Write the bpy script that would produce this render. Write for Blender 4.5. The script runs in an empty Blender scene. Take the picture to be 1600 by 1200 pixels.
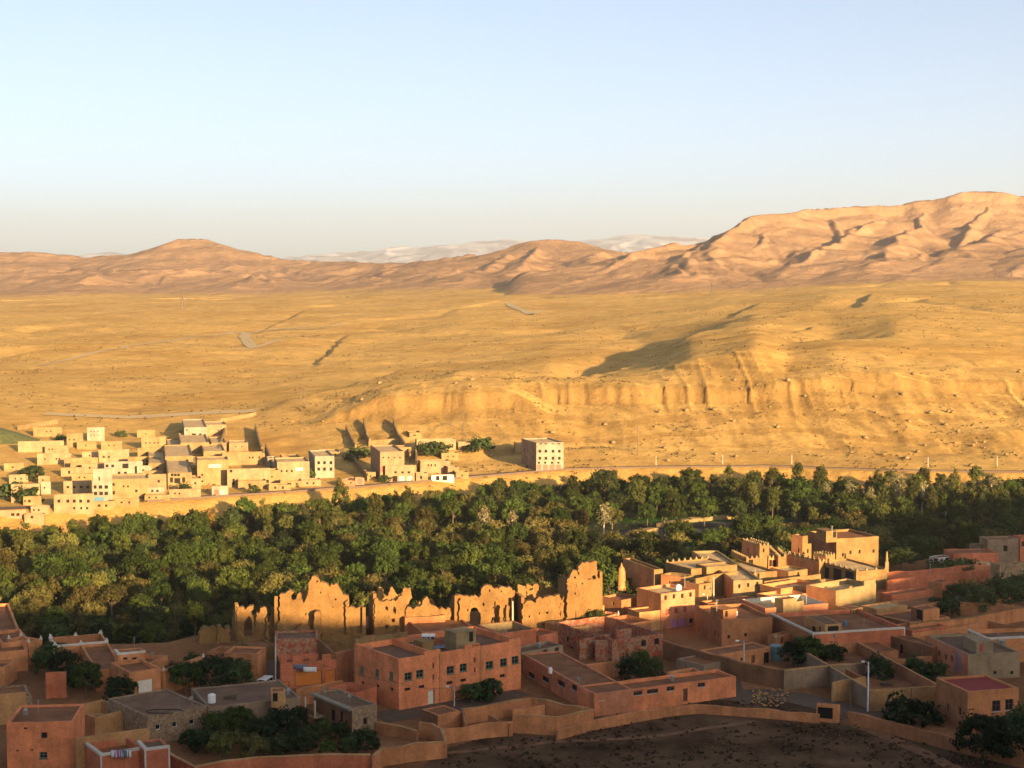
import bpy, bmesh, math, random
import numpy as np
from mathutils import Vector, noise as mnoise
R = math.radians
random.seed(7)
C = bpy.context.scene.collection
SC = bpy.context.scene

# ------------------------------------------------------------------ camera
H = 60.0                      # eye height above the near village
TH = math.atan2(150, 2500)    # downward pitch
cam_d = bpy.data.cameras.new('camera')
cam_d.lens = 36 * 2500 / 1600; cam_d.sensor_width = 36
cam_d.clip_start = 0.5; cam_d.clip_end = 60000
cam = bpy.data.objects.new('camera', cam_d); C.objects.link(cam)
cam.location = (0, 0, H); cam.rotation_euler = (math.pi/2 - TH, 0, 0)
SC.camera = cam

# ------------------------------------------------------------------ light
SUN_EL, SUN_AZ = R(10.0), R(150.0)          # azimuth clockwise from +Y: behind the camera, to its right
w = bpy.data.worlds.new("World"); SC.world = w; w.use_nodes = True
nt = w.node_tree; nt.nodes.clear()
sky = nt.nodes.new('ShaderNodeTexSky'); sky.sky_type = 'NISHITA'; sky.sun_disc = False
sky.sun_elevation = SUN_EL; sky.sun_rotation = SUN_AZ
sky.air_density = 0.6; sky.dust_density = 4.7; sky.ozone_density = 1.0; sky.altitude = 1500
bg = nt.nodes.new('ShaderNodeBackground'); bg.inputs['Strength'].default_value = 0.083
wo = nt.nodes.new('ShaderNodeOutputWorld')
hs = nt.nodes.new('ShaderNodeHueSaturation'); hs.inputs['Saturation'].default_value = .82
nt.links.new(sky.outputs[0], hs.inputs['Color']); tn = nt.nodes.new('ShaderNodeMix'); tn.data_type = 'RGBA'; tn.blend_type = 'MULTIPLY'; tn.inputs[0].default_value = 1; tn.inputs[7].default_value = (.955, .98, .955, 1)
nt.links.new(hs.outputs[0], tn.inputs[6]); nt.links.new(tn.outputs[2], bg.inputs[0]); nt.links.new(bg.outputs[0], wo.inputs[0])
sun_d = bpy.data.lights.new('sun', 'SUN'); sun_d.energy = 4.8; sun_d.angle = R(0.6); sun_d.color = (1.0, 0.67, 0.31)
sun = bpy.data.objects.new('sun', sun_d); C.objects.link(sun)
SDIR = Vector((math.sin(SUN_AZ)*math.cos(SUN_EL), math.cos(SUN_AZ)*math.cos(SUN_EL), math.sin(SUN_EL)))
sun.rotation_euler = (-SDIR).to_track_quat('-Z', 'Y').to_euler(); sun.location = SDIR*500
vs = SC.view_settings; vs.view_transform = 'Standard'; vs.look = 'None'; vs.exposure = 1.7; vs.gamma = 1.0
SC.cycles.max_bounces = 4; SC.cycles.diffuse_bounces = 2; SC.cycles.glossy_bounces = 1
SC.cycles.transmission_bounces = 2; SC.cycles.transparent_max_bounces = 4; SC.cycles.volume_bounces = 0

# ------------------------------------------------------------------ pixel <-> world (photo pixels, 1600 x 1200)
def ray(px, py):
    u, v = (px-800)/2500, (600-py)/2500
    return u, math.cos(TH)+v*math.sin(TH), v*math.cos(TH)-math.sin(TH)
def P(px, py, z):
    dx, dy, dz = ray(px, py); t = (z-H)/dz
    return Vector((dx*t, dy*t, z))
def zat(py, d):
    _, dy, dz = ray(800, py); return H + d*dz/dy
def proj(p):
    f = p[1]*math.cos(TH) - (p[2]-H)*math.sin(TH)
    return 800+2500*p[0]/f, 600-2500*(p[1]*math.sin(TH)+(p[2]-H)*math.cos(TH))/f

# ------------------------------------------------------------------ numpy noise
def _hash(ix, iy, s):
    h = (ix.astype(np.int64)*374761393 + iy.astype(np.int64)*668265263 + s*974634777) & 0x7fffffff
    h = ((h ^ (h >> 13))*1274126177) & 0x7fffffff
    return (h ^ (h >> 16)) & 0xffff
def perlin(x, y, s=0):
    x = np.asarray(x, float); y = np.asarray(y, float)
    x0 = np.floor(x); y0 = np.floor(y); fx = x-x0; fy = y-y0
    def g(i, j):
        a = _hash(x0+i, y0+j, s)*(2*math.pi/65536)
        return np.cos(a)*(fx-i)+np.sin(a)*(fy-j)
    u = fx**3*(fx*(fx*6-15)+10); v = fy**3*(fy*(fy*6-15)+10)
    a = g(0,0)*(1-u)+g(1,0)*u; b = g(0,1)*(1-u)+g(1,1)*u
    return (a*(1-v)+b*v)*1.5
def fbm(x, y, s=0, o=4):
    r = 0; a = 1.0
    for k in range(o):
        r = r+a*perlin(x*2**k+k*17.3, y*2**k-k*9.1, s+k); a *= .5
    return r
def ridged(x, y, s=0, o=4):
    r = 0; a = 1.0
    for k in range(o):
        r = r+a*(1-2*np.abs(perlin(x*2**k+k*7.7, y*2**k+k*3.3, s+k))); a *= .5
    return r
def sstep(a, b, x):
    t = np.clip((x-a)/(b-a), 0, 1); return t*t*(3-2*t)

# ------------------------------------------------------------------ scene graph helpers
ORG = {}
def tag(o, label=None, cat=None, group=None, kind=None):
    if label: o['label'] = label
    if cat: o['category'] = cat
    if group: o['group'] = group
    if kind: o['kind'] = kind
    return o
def empty(name, loc, label=None, cat=None, group=None):
    o = bpy.data.objects.new(name, None); C.objects.link(o); o.location = loc; o.empty_display_size = .3
    ORG[o.name] = Vector(loc); return tag(o, label, cat, group)
class MB:
    def __init__(s): s.v = []; s.f = []; s.m = []
    def face(s, *p, m=0):
        n = len(s.v); s.v += [tuple(q) for q in p]; s.f.append(tuple(range(n, n+len(p)))); s.m.append(m)
    def box(s, o, ux, uy, uz, m=0, skip=''):
        o, ux, uy, uz = Vector(o), Vector(ux), Vector(uy), Vector(uz)
        a, b, c, d = o, o+ux, o+ux+uy, o+uy; e, f, g, h = a+uz, b+uz, c+uz, d+uz
        for k, q in (('f',(a,b,f,e)),('r',(b,c,g,f)),('b',(c,d,h,g)),('l',(d,a,e,h)),('t',(e,f,g,h)),('u',(d,c,b,a))):
            if k not in skip: s.face(*q, m=m)
    def tube(s, pts, rad, n=6, cap=True, m=0):
        pts = [Vector(p) for p in pts]; rings = []
        if not hasattr(rad, '__len__'): rad = [rad]*len(pts)
        for i, p in enumerate(pts):
            t = (pts[min(i+1, len(pts)-1)]-pts[max(i-1, 0)]).normalized()
            a = t.cross(Vector((0.13, 0.31, 0.94) if abs(t.z) < .9 else (1, 0.2, 0))).normalized(); b = t.cross(a)
            base = len(s.v)
            for k in range(n):
                q = 2*math.pi*k/n; s.v.append(tuple(p+(a*math.cos(q)+b*math.sin(q))*rad[i]))
            rings.append(base)
        for r0, r1 in zip(rings, rings[1:]):
            for k in range(n):
                s.f.append((r0+k, r0+(k+1) % n, r1+(k+1) % n, r1+k)); s.m.append(m)
        if cap:
            s.f.append(tuple(rings[0]+k for k in range(n))[::-1]); s.m.append(m)
            s.f.append(tuple(rings[-1]+k for k in range(n))); s.m.append(m)
    def build(s, name, mat, parent=None, loc=None, smooth=False, attr=None, **kw):
        org = ORG[parent.name] if parent else Vector(loc or (0, 0, 0))
        me = bpy.data.meshes.new(name)
        me.from_pydata([(x-org.x, y-org.y, z-org.z) for x, y, z in s.v], [], s.f)
        for mm in (mat if isinstance(mat, (list, tuple)) else [mat]): me.materials.append(mm)
        if any(s.m): me.polygons.foreach_set('material_index', s.m)
        if smooth: me.shade_smooth()
        o = bpy.data.objects.new(name, me); C.objects.link(o)
        if parent: o.parent = parent
        else: o.location = org
        ORG[o.name] = org.copy()
        return tag(o, **kw)
def np_mesh(name, V, Q, mat, smooth=True, col=None, parent=None):
    me = bpy.data.meshes.new(name); V = np.ascontiguousarray(V, np.float32); Q = np.ascontiguousarray(Q, np.int32)
    k = Q.shape[1]
    me.vertices.add(len(V)); me.vertices.foreach_set('co', V.ravel())
    me.loops.add(Q.size); me.loops.foreach_set('vertex_index', Q.ravel())
    me.polygons.add(len(Q)); me.polygons.foreach_set('loop_start', np.arange(0, Q.size, k, dtype=np.int32))
    if smooth: me.polygons.foreach_set('use_smooth', np.ones(len(Q), bool))
    me.update(calc_edges=True)
    if col is not None:
        a = me.color_attributes.new('Col', 'FLOAT_COLOR', 'POINT')
        c = np.ones((len(V), 4), np.float32); c[:, :3] = col; a.data.foreach_set('color', c.ravel())
    me.materials.append(mat)
    o = bpy.data.objects.new(name, me); C.objects.link(o); ORG[o.name] = Vector((0, 0, 0)); return o
def grid_faces(nr, nc):
    i = np.arange(nr-1)[:, None]*nc + np.arange(nc-1)[None, :]
    return np.stack([i, i+1, i+nc+1, i+nc], -1).reshape(-1, 4)

# ------------------------------------------------------------------ materials
def new_mat(name, rough=.9):
    m = bpy.data.materials.new(name); m.use_nodes = True
    t = m.node_tree; b = t.nodes['Principled BSDF']; b.inputs['Roughness'].default_value = rough
    b.inputs['Specular IOR Level'].default_value = .15
    return m, t, b
def nd(t, typ, **kw):
    n = t.nodes.new(typ)
    for k, v in kw.items():
        if k in n.inputs: n.inputs[k].default_value = v
        else: setattr(n, k, v)
    return n
def mixmul(t, a, fac_out, lo, hi):
    """multiply colour socket a by a ramp of fac_out from lo to hi"""
    mr = nd(t, 'ShaderNodeMapRange'); mr.inputs[1].default_value = .3; mr.inputs[2].default_value = .7
    mr.inputs[3].default_value = lo; mr.inputs[4].default_value = hi; t.links.new(fac_out, mr.inputs[0])
    mx = nd(t, 'ShaderNodeMix', data_type='RGBA', blend_type='MULTIPLY'); mx.inputs[0].default_value = 1
    t.links.new(a, mx.inputs[6]); t.links.new(mr.outputs[0], mx.inputs[7]); return mx.outputs[2]
def noise_node(t, co, scale, detail=4, rough=.6):
    n = nd(t, 'ShaderNodeTexNoise', Scale=scale, Detail=detail, Roughness=rough); t.links.new(co, n.inputs['Vector']); return n
def bump(t, b, h, dist, strength=1.0):
    n = nd(t, 'ShaderNodeBump', Strength=strength, Distance=dist); t.links.new(h, n.inputs['Height']); t.links.new(n.outputs[0], b.inputs['Normal'])
MATS = {}
def mud(name, rgb, var=.26, streak=.2, bs=.09, rough=.95):
    """rendered earth wall: mottling, run-off streaks below the parapet, small bumps"""
    if name in MATS: return MATS[name]
    m, t, b = new_mat(name, rough)
    geo = nd(t, 'ShaderNodeNewGeometry'); co = geo.outputs['Position']
    base = nd(t, 'ShaderNodeRGB'); base.outputs[0].default_value = (*rgb, 1)
    c = base.outputs[0]
    oi = nd(t, 'ShaderNodeObjectInfo')
    c = mixmul(t, c, noise_node(t, co, .35, 3).outputs[0], 1-var, 1+var*.7)
    c = mixmul(t, c, noise_node(t, co, 2.2, 5, .7).outputs[0], 1-var*.7, 1+var*.5)
    nz = noise_node(t, co, .8, 6, .75); st = nd(t, 'ShaderNodeMapRange'); st.inputs[1].default_value = .60; st.inputs[2].default_value = .66; t.links.new(nz.outputs[0], st.inputs[0])
    pm = nd(t, 'ShaderNodeMix', data_type='RGBA', blend_type='MIX'); pm.inputs[7].default_value = (rgb[0]*.62, rgb[1]*.66, rgb[2]*.7, 1); t.links.new(c, pm.inputs[6])
    ml = nd(t, 'ShaderNodeMath', operation='MULTIPLY'); ml.inputs[1].default_value = min(.75, var*2.6); t.links.new(st.outputs[0], ml.inputs[0]); t.links.new(ml.outputs[0], pm.inputs[0]); c = pm.outputs[2]
    mp = nd(t, 'ShaderNodeMapping'); mp.inputs['Scale'].default_value = (.7, .7, .10); t.links.new(co, mp.inputs[0])
    c = mixmul(t, c, noise_node(t, mp.outputs[0], 1.0, 4, .7).outputs[0], 1-streak, 1+streak*.3)
    t.links.new(c, b.inputs['Base Color'])
    bump(t, b, noise_node(t, co, 4.0, 6, .7).outputs[0], bs)
    MATS[name] = m; return m
def plain(name, rgb, rough=.6, metal=0, var=.12, sc=3.0):
    if name in MATS: return MATS[name]
    m, t, b = new_mat(name, rough); b.inputs['Metallic'].default_value = metal
    b.inputs['Specular IOR Level'].default_value = .4
    co = nd(t, 'ShaderNodeNewGeometry').outputs['Position']
    base = nd(t, 'ShaderNodeRGB'); base.outputs[0].default_value = (*rgb, 1)
    t.links.new(mixmul(t, base.outputs[0], noise_node(t, co, sc).outputs[0], 1-var, 1+var), b.inputs['Base Color'])
    MATS[name] = m; return m

# ------------------------------------------------------------------ terrain heights
# columns of the photo (px at azimuth) with the ground's distance and either its height ('z') or the picture row it shows at
COLS = {
 0:   [(450,'z',-3),(520,756),(600,692),(700,640),(1000,575),(1400,515),(2000,484),(2600,'z',41)],
 200: [(470,'z',-3),(560,722),(640,682),(700,648),(1000,575),(1400,515),(2000,480),(2600,'z',43)],
 400: [(489,'z',-3),(540,738),(600,700),(660,662),(700,640),(715,638),(730,'z',6),(1000,577),(1400,520),(2000,476),(2600,'z',45)],
 470: [(497,'z',-3),(540,738),(600,700),(660,655),(690,622),(705,618),(730,'z',8),(1000,574),(1400,519),(2000,474),(2600,'z',47)],
 600: [(513,'z',-3),(560,722),(600,690),(630,655),(636,643),(639,618),(650,611),(680,598),(690,596),(730,'z',14),(1000,572),(1400,515),(2000,471),(2600,'z',51)],
 720: [(530,'z',-3),(565,718),(605,680),(630,648),(633,639),(636,613),(646,604),(690,580),(705,577),(745,'z',17),(1000,568),(1400,508),(2000,467),(2600,'z',53)],
 800: [(540,'z',-3),(580,715),(620,660),(632,638),(635.5,611),(645,603),(700,578),(715,576),(755,'z',18),(1000,562),(1400,505),(2000,464),(2600,'z',55)],
}
def interp(tab, x):
    xs = sorted(tab); return float(np.interp(x, xs, [tab[k] for k in xs]))
crest_y = {860:588, 890:587, 940:580, 1000:560, 1040:542, 1078:519, 1180:491}
crest_d = {860:705, 890:720, 940:770, 1000:850, 1040:900, 1078:950, 1180:1110}
for px in list(range(860, 1090, 20)) + [1088, 1130, 1180]:
    k = (px-860)/320.
    cd, cy = interp(crest_d, px), interp(crest_y, px)
    zc = zat(cy, cd); depth = 18*math.sin(math.pi*min(1, max(0.0, (px-850)/260.)))**.6 if px < 1105 else 3
    far = interp({860:557, 1000:546, 1090:520, 1180:492}, px)
    cols = [(interp({860:552,1000:562,1200:566}, px),'z',-3), (600,interp({860:698,1200:700}, px)), (640,interp({860:640,1200:646}, px)),
            (651, interp({860:629,1000:627,1200:634}, px)), (654.5,interp({860:606,1000:604,1200:611}, px)), (663,interp({860:596,1000:598,1200:598}, px)), (706 if cd > 760 else 690,'z',22.6+(zc-22.6)*.55), (cd-36,'z',zc-1.6), (cd-5,'z',zc-.4), (cd,'z',zc),
            (cd+4,'z',zc-1.5), (cd+24+10*k,'z',zc-depth), (max(cd+90, 1000+150*k), far), (1400,interp({860:504,1000:493,1180:478}, px)), (2000,interp({860:463,1180:456}, px)), (2600,'z',interp({860:56,1180:61}, px))]
    COLS[px] = cols
COLS.update({
 1230: [(566,'z',-3),(600,700),(640,652),(655,622),(658,601),(672,588),(735,553),(900,519),(1130,487),(1180,'z',40),(1500,470),(2000,452),(2600,'z',63)],
 1300: [(560,'z',-3),(600,698),(645,640),(657,613),(660,591),(672,581),(735,547),(800,531),(812,530),(835,'z',29),(1000,503),(1350,472),(2000,446),(2600,'z',69)],
 1400: [(552,'z',-3),(600,697),(650,632),(664,604),(667,585),(682,577),(742,546),(790,532),(900,507),(1250,472),(1290,'z',48),(1500,463),(2000,443),(2600,'z',73)],
 1500: [(549,'z',-3),(592,703),(650,636),(670,607),(673,589),(690,579),(755,547),(800,535),(930,505),(1150,482),(1300,472),(2000,441),(2600,'z',75)],
 1600: [(547,'z',-3),(590,705),(650,640),(674,613),(677,595),(698,584),(765,550),(810,539),(950,505),(1300,473),(2000,440),(2600,'z',77)],
 2000: [(547,'z',-3),(590,705),(650,640),(674,613),(677,595),(698,584),(765,550),(810,539),(950,505),(1300,470),(2000,436),(2600,'z',81)],
 -400: [(440,'z',-3),(520,760),(600,692),(700,640),(1000,575),(1400,515),(2000,486),(2600,'z',39)],
})
ROAD_D = {-400:440, 0:455, 240:474, 400:489, 560:507, 600:513, 740:534, 880:556, 1000:562, 1200:566, 1400:552, 1600:547, 2000:545}
EDGE_D = {-400:258, 0:266, 250:268, 330:278, 560:290, 800:296, 950:306, 1150:322, 1240:343, 1390:345, 1450:352, 1600:372, 2000:385}
GP = np.arange(-800, 2401, 10.0); GD = np.exp(np.linspace(math.log(190), math.log(2600), 1400))
def _column(px):
    e, r = interp(EDGE_D, px), interp(ROAD_D, px)
    def prof(tab):
        pts = [(0,0.),(e,0.),(e+26,-9.),(r-26,-10.),(r-20,-9.2),(r-4,-3.05),(r+4,-3.)]
        for q in tab[1:]: pts.append((q[0], q[2] if q[1] == 'z' else zat(q[1], q[0])))
        return np.interp(GD, [p[0] for p in pts], [p[1] for p in pts])
    ks = sorted(COLS); px = min(max(px, ks[0]), ks[-1])
    i = max(k for k in range(len(ks)) if ks[k] <= px); j = min(i+1, len(ks)-1)
    a = prof(COLS[ks[i]])
    if j == i or ks[j] == ks[i]: return a
    f = (px-ks[i])/(ks[j]-ks[i]); return a*(1-f)+prof(COLS[ks[j]])*f
TAB = np.stack([_column(p) for p in GP])
_k = np.array([.25, .5, .25])
TAB = np.apply_along_axis(lambda c: np.convolve(np.pad(c, 1, 'edge'), _k, 'valid'), 0, TAB)
def table(px, d):
    fi = np.clip((px-GP[0])/10, 0, len(GP)-1.001); i = fi.astype(int); fi = fi-i
    fj = np.clip(np.log(np.maximum(d, 190)/190)/math.log(2600/190)*(len(GD)-1), 0, len(GD)-1.001); j = fj.astype(int); fj = fj-j
    return (TAB[i, j]*(1-fi)+TAB[i+1, j]*fi)*(1-fj)+(TAB[i, j+1]*(1-fi)+TAB[i+1, j+1]*fi)*fj
CW = [-400,-100, 0, 40, 79, 108, 141, 183, 196, 225, 246, 269, 330, 600]      # crest of the viewpoint hill: lateral place,
CZ = [  72,  66,57.8, 55.5, 53.0, 47.3, 43.6,42.8,41.4, 44.6,49.5, 53, 58, 66]    # and its height where the sun's rays graze it
CS, SS = math.cos(R(30)), math.sin(R(30))
def hill(x, y):
    wl = x*CS+y*SS; a = y*CS-x*SS
    n = fbm(x/40, y/40, 5, 4)*2.0
    c = np.interp(wl, CW, CZ)
    out = np.where(a > 0, c-.43*a-.0006*a*a, np.where(a > -60, c+.03*a, c-1.8+.10*(a+60)))
    return out+n*sstep(4, 40, np.abs(a))*np.where(a > 0, 1., .3)
GUL = []
def T(x, y):
    x = np.asarray(x, float); y = np.asarray(y, float)
    d = np.where(y > 30, y, np.hypot(x, y)+30); px = np.where(y > 30, 800+2500*x/np.maximum(y, 30), np.where(x > 0, 2400, -800))
    r0 = np.interp(px, list(ROAD_D), list(ROAD_D.values())); bl = sstep(r0+14, r0+40, d)*(1-sstep(715, 760, d))*sstep(380, 560, px)
    wob = fbm(x/19, y/90, 15, 4)*3.6+(2.4*np.exp(-(perlin(x/16, y/300, 17)/.07)**2)*(perlin(x/41, y/300, 18) > -.1)+1.3*np.exp(-(perlin(x/6.5, y/300, 27)/.06)**2)*(perlin(x/29, y/300, 28) > .12))*sstep(632, 650, d)-.6          # bays and ribs of the bluff
    z = table(px, d+bl*wob)
    lz = (z+2.2*fbm(x/60, d/60, 23, 3))/5.2; fr = lz-np.floor(lz)                 # rock ledges of the bluff
    z = z+bl*1.0*(sstep(.6, .92, fr)-fr)
    for q0, q1, wd, dp in GUL:                                                     # gullies: a sharp drop on one side, healing away from it
        ex, ey = q1[0]-q0[0], q1[1]-q0[1]; L_ = math.hypot(ex, ey); tt = ((x-q0[0])*ex+(y-q0[1])*ey)/(L_*L_)
        sg = ((x-q0[0])*ey-(y-q0[1])*ex)/L_+2.5*perlin(x/17, y/17, 19); z = z-dp*sstep(0, -wd, sg)*np.clip(1+sg/38, 0, 1)*sstep(-.25, .15, tt)*(1-sstep(.85, 1.25, tt))
    r = np.interp(px, list(ROAD_D), list(ROAD_D.values()))
    hillm = sstep(r+6, r+50, d)                                # roughness above the road only
    vill = 1-sstep(380, 470, px)*1.0
    hm = hillm*np.where(d < 700, 1-.75*vill, 1)
    gul = ridged(x/16, y/46, 11, 3)-.4
    z = z+hm*(np.where(d < 720, 1, 0)*gul*.38*sstep(450, 620, px)*(1-sstep(655, 700, d)) + fbm(x/70, y/70, 3, 4)*.9 + fbm(x/14, y/14, 4, 3)*.22)
    far = sstep(750, 1000, d)
    z = z+far*(fbm(x/260, y/260, 8, 4)*2.6 - np.maximum(0, ridged(x/300+.4*perlin(y/200, x/200, 9), y/620, 21, 2)-1.05)*7*sstep(1000, 800+300, d))
    n0 = (1-hillm)*sstep(375, 300, d)
    z = z+(1-hillm)*fbm(x/30, y/30, 2, 3)*.12
    bank = sstep(r-24, r-18, d)*(1-sstep(r-7, r-3, d)); z = z+bank*(ridged(x/9, y/14, 31, 3)-.6)*.5
    return np.maximum(z, hill(x, y))
def T1(x, y): return float(T(np.array([x]), np.array([y]))[0])
_DD = np.exp(np.linspace(math.log(380), math.log(2500), 700))
def hit(px, py, dmin=380):
    """where the line of sight through a photo pixel meets the ground"""
    dx, dy, dz = ray(px, py); yy = _DD[_DD >= dmin]
    for _ in range(2):
        g = T(yy*dx/dy, yy) >= H+yy*dz/dy; i = int(np.argmax(g)) if g.any() else len(yy)-1
        yy = np.linspace(yy[max(i-1, 0)], yy[i]+1e-6, 24)
    d = float(yy[min(23, 23)]) if not g.any() else float(np.linspace(yy[0], yy[-1], 24)[-1]); return Vector((d*dx/dy, d, H+d*dz/dy))

for run, wd, dp in (([(415,515),(428,505),(440,497),(470,488)], 3, 3.0), ([(503,566),(508,553),(522,545),(530,535),(540,527)], 3, 3.2), ([(555,600),(585,592),(620,582)], 3, 2.0), ([(1150,492),(1165,480),(1185,474)], 4, 3), ([(1345,478),(1352,468),(1362,460)], 4, 4), ([(1215,522),(1245,515),(1270,512)], 3, 2.2)):
    w_ = [hit(a, b, 690) for a, b in run]
    a, b = w_[0], w_[-1]; GNEW = globals().setdefault('GNEW', []); GNEW.append(((a.x, a.y), (b.x, b.y), wd, dp))
GUL += GNEW
# ------------------------------------------------------------------ ground sheet
def lin(*c): return np.array(c)
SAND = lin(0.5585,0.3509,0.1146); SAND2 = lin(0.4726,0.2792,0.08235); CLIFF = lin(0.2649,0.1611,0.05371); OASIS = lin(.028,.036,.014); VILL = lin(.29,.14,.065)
FIELD = lin(.135,.08,.045); BED = lin(0.1296,0.1111,0.09877); GRASS = lin(.05,.105,.02); ROCK = lin(0.2037,0.1235,0.07407); RED = lin(0.3724,0.1934,0.07161)
def ground_mesh():
    ang = np.concatenate([np.linspace(-180, -26, 70)[:-1], np.linspace(-26, 26, 640), np.linspace(26, 180, 70)[1:]])
    rr = np.concatenate([np.linspace(1.0, 60, 50)[:-1], np.linspace(60, 190, 60)[:-1], np.exp(np.linspace(math.log(190), math.log(560), 250))[:-1],
                         np.exp(np.linspace(math.log(560), math.log(760), 190))[:-1], np.exp(np.linspace(math.log(760), math.log(2600), 270))])
    A, D = np.meshgrid(np.radians(ang), rr); x = D*np.sin(A); y = D*np.cos(A)
    z = T(x, y)
    px = np.where(y > 30, 800+2500*x/np.maximum(y, 30), 9999)
    road = np.interp(px, list(ROAD_D), list(ROAD_D.values())); edge = np.interp(px, list(EDGE_D), list(EDGE_D.values()))
    def mix(c, k, m): return c*(1-m[..., None])+k*m[..., None]
    c = np.broadcast_to(SAND, x.shape+(3,)).copy()
    n1 = fbm(x/90, y/90, 41, 4); n2 = fbm(x/23, y/40, 42, 4); n3 = fbm(x/7, y/7, 43, 3)
    c = mix(c, SAND2, sstep(-.1, .6, n1)*.75); c = mix(c, RED, sstep(.2, .8, n2)*.25*(y < 760))
    gz = np.zeros_like(z); gz[1:-1] = (z[2:]-z[:-2])/(D[2:]-D[:-2])
    face = (y > road+20) & (y < 720)
    c = mix(c, lin(.268,.165,.056), face*sstep(.12, .4, gz)*.95)
    c = mix(c, CLIFF, sstep(.55, 1.2, gz)*face*.9)
    st = .5+.5*np.sin(z*2.1+n1*4)                              # bedding of the bluff
    c = mix(c, ROCK, sstep(.6, .95, st)*sstep(.5, 1.1, gz)*face*.22)
    c = c*(1+.16*n3[..., None]*np.where(y > road, 1, .5)[..., None])
    bank = sstep(road-26, road-20, y)*(y < road)
    c = mix(c, SAND2, bank*.7)
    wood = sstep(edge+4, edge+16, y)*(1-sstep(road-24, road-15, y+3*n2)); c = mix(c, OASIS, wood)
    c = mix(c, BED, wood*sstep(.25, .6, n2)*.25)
    near = (y < edge+10)*(y > 150); c = mix(c, VILL*(1+.3*n2[..., None]), near*1.0)
    fld = near*(y < 226+np.interp(px, [600,700,870,1050,1200,1330,1600], [-40,-20,-6,6,6,-4,-26])); c = mix(c, FIELD*(1+.5*n3[..., None]), fld*1.0)
    c = mix(c, FIELD*1.6, (y <= 150)*1.0)
    for (qx, qy, rx, ry, k, s) in PATCHES:
        p0 = P(qx, qy, -9.5); ww = 1-sstep(.6, 1.0, np.hypot((x-p0.x)/rx, (y-p0.y)/ry)+.18*n2); c = mix(c, k, ww*s*wood)
    m, t, b = new_mat('earth', 1.0); b.inputs['Specular IOR Level'].default_value = 0.0
    vc = nd(t, 'ShaderNodeVertexColor', layer_name='Col'); co = nd(t, 'ShaderNodeNewGeometry').outputs['Position']
    k = mixmul(t, vc.outputs[0], noise_node(t, co, .9, 6, .7).outputs[0], .78, 1.18)
    k = mixmul(t, k, noise_node(t, co, .06, 5, .65).outputs[0], .86, 1.12)
    t.links.new(k, b.inputs['Base Color']); bump(t, b, noise_node(t, co, .55, 8, .72).outputs[0], .9, .8)
    V = np.stack([x, y, z], -1).reshape(-1, 3)
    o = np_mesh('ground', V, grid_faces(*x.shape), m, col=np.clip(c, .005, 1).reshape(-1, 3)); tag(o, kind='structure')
    # cap at the foot of the tripod
    return o
PATCHES = [(1030,812,26,9,GRASS,1.0),(1040,843,30,24,BED,1.0),(1105,832,30,13,BED,.9),(1180,818,40,6,BED,.7),(740,838,22,12,GRASS,.8),(590,800,16,5,GRASS,.7),(1500,800,45,5,BED,.6),(150,845,10,6,SAND2,.8),(960,842,10,5,SAND2,.7)]
ground_mesh()

# ------------------------------------------------------------------ ridges: hills and far mountains
def ridge_field(px, d, lines, base):
    """height of a range whose crest lines are seen at the given picture rows"""
    x = (px-800)/2500*d; y = d
    out = base.copy()
    wx = x+22*fbm(x/130, y/130, 51, 3); wy = y+22*fbm(x/130+9, y/130, 52, 3)
    for pts, L, p, rim in lines:
        q = [((a-800)/2500*dd, dd, zat(b, dd)) for a, b, dd in pts]
        for (x0, y0, z0), (x1, y1, z1) in zip(q, q[1:]):
            ex, ey = x1-x0, y1-y0; l2 = ex*ex+ey*ey
            t = np.clip(((wx-x0)*ex+(wy-y0)*ey)/l2, 0, 1)
            ds = np.hypot(wx-(x0+t*ex), wy-(y0+t*ey)); hz = z0+t*(z1-z0)
            f = np.clip(1-ds/L, 0, 1)**p
            out = np.maximum(out, base+(hz-base)*f-rim*sstep(2, 16, ds)*np.clip((hz-base)*f/60, 0, 1))
    return x, y, out
def range_mesh(name, pxs, ds, lines, basef, colf, amp, sc, terr, mat, post=None):
    PX, D = np.meshgrid(pxs, ds); base = basef(PX, D)
    x, y, z = ridge_field(PX, D, lines, base); rel = np.clip(z-base, 0, None)*sstep(pxs[0], pxs[0]+60, PX)*(1-sstep(pxs[-1]-60, pxs[-1], PX))
    z = base+rel; top = np.max(rel)
    g = ridged(x/sc+.5*fbm(y/sc, x/sc, 61, 2), y/(sc*2.2), 62, 4)
    body = np.clip(rel/40, 0, 1)
    z = z+body*amp*(g-.75)*np.clip(1.15-rel/np.maximum(top, 1), .12, 1)
    if terr: 
        st, ta = terr; q = (z+6*fbm(x/160, y/160, 63, 3))/st; fr = q-np.floor(q); z = z+ta*(sstep(.55, .9, fr)-fr)*body
    z = np.where(rel <= .01, base-3, z)
    c = colf(x, y, z, rel, D, PX)
    o = np_mesh(name, np.stack([x, y, z], -1).reshape(-1, 3), grid_faces(*x.shape), mat, col=np.clip(c, .01, 1).reshape(-1, 3))
    tag(o, kind='structure'); return o
def rock_mat(name, sc, bd):
    m, t, b = new_mat(name, 1.0); b.inputs['Specular IOR Level'].default_value = 0
    vc = nd(t, 'ShaderNodeVertexColor', layer_name='Col'); co = nd(t, 'ShaderNodeNewGeometry').outputs['Position']
    k = mixmul(t, vc.outputs[0], noise_node(t, co, sc, 7, .7).outputs[0], .80, 1.16)
    t.links.new(k, b.inputs['Base Color']); bump(t, b, noise_node(t, co, sc*.8, 8, .7).outputs[0], bd, 1.0); return m
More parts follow.
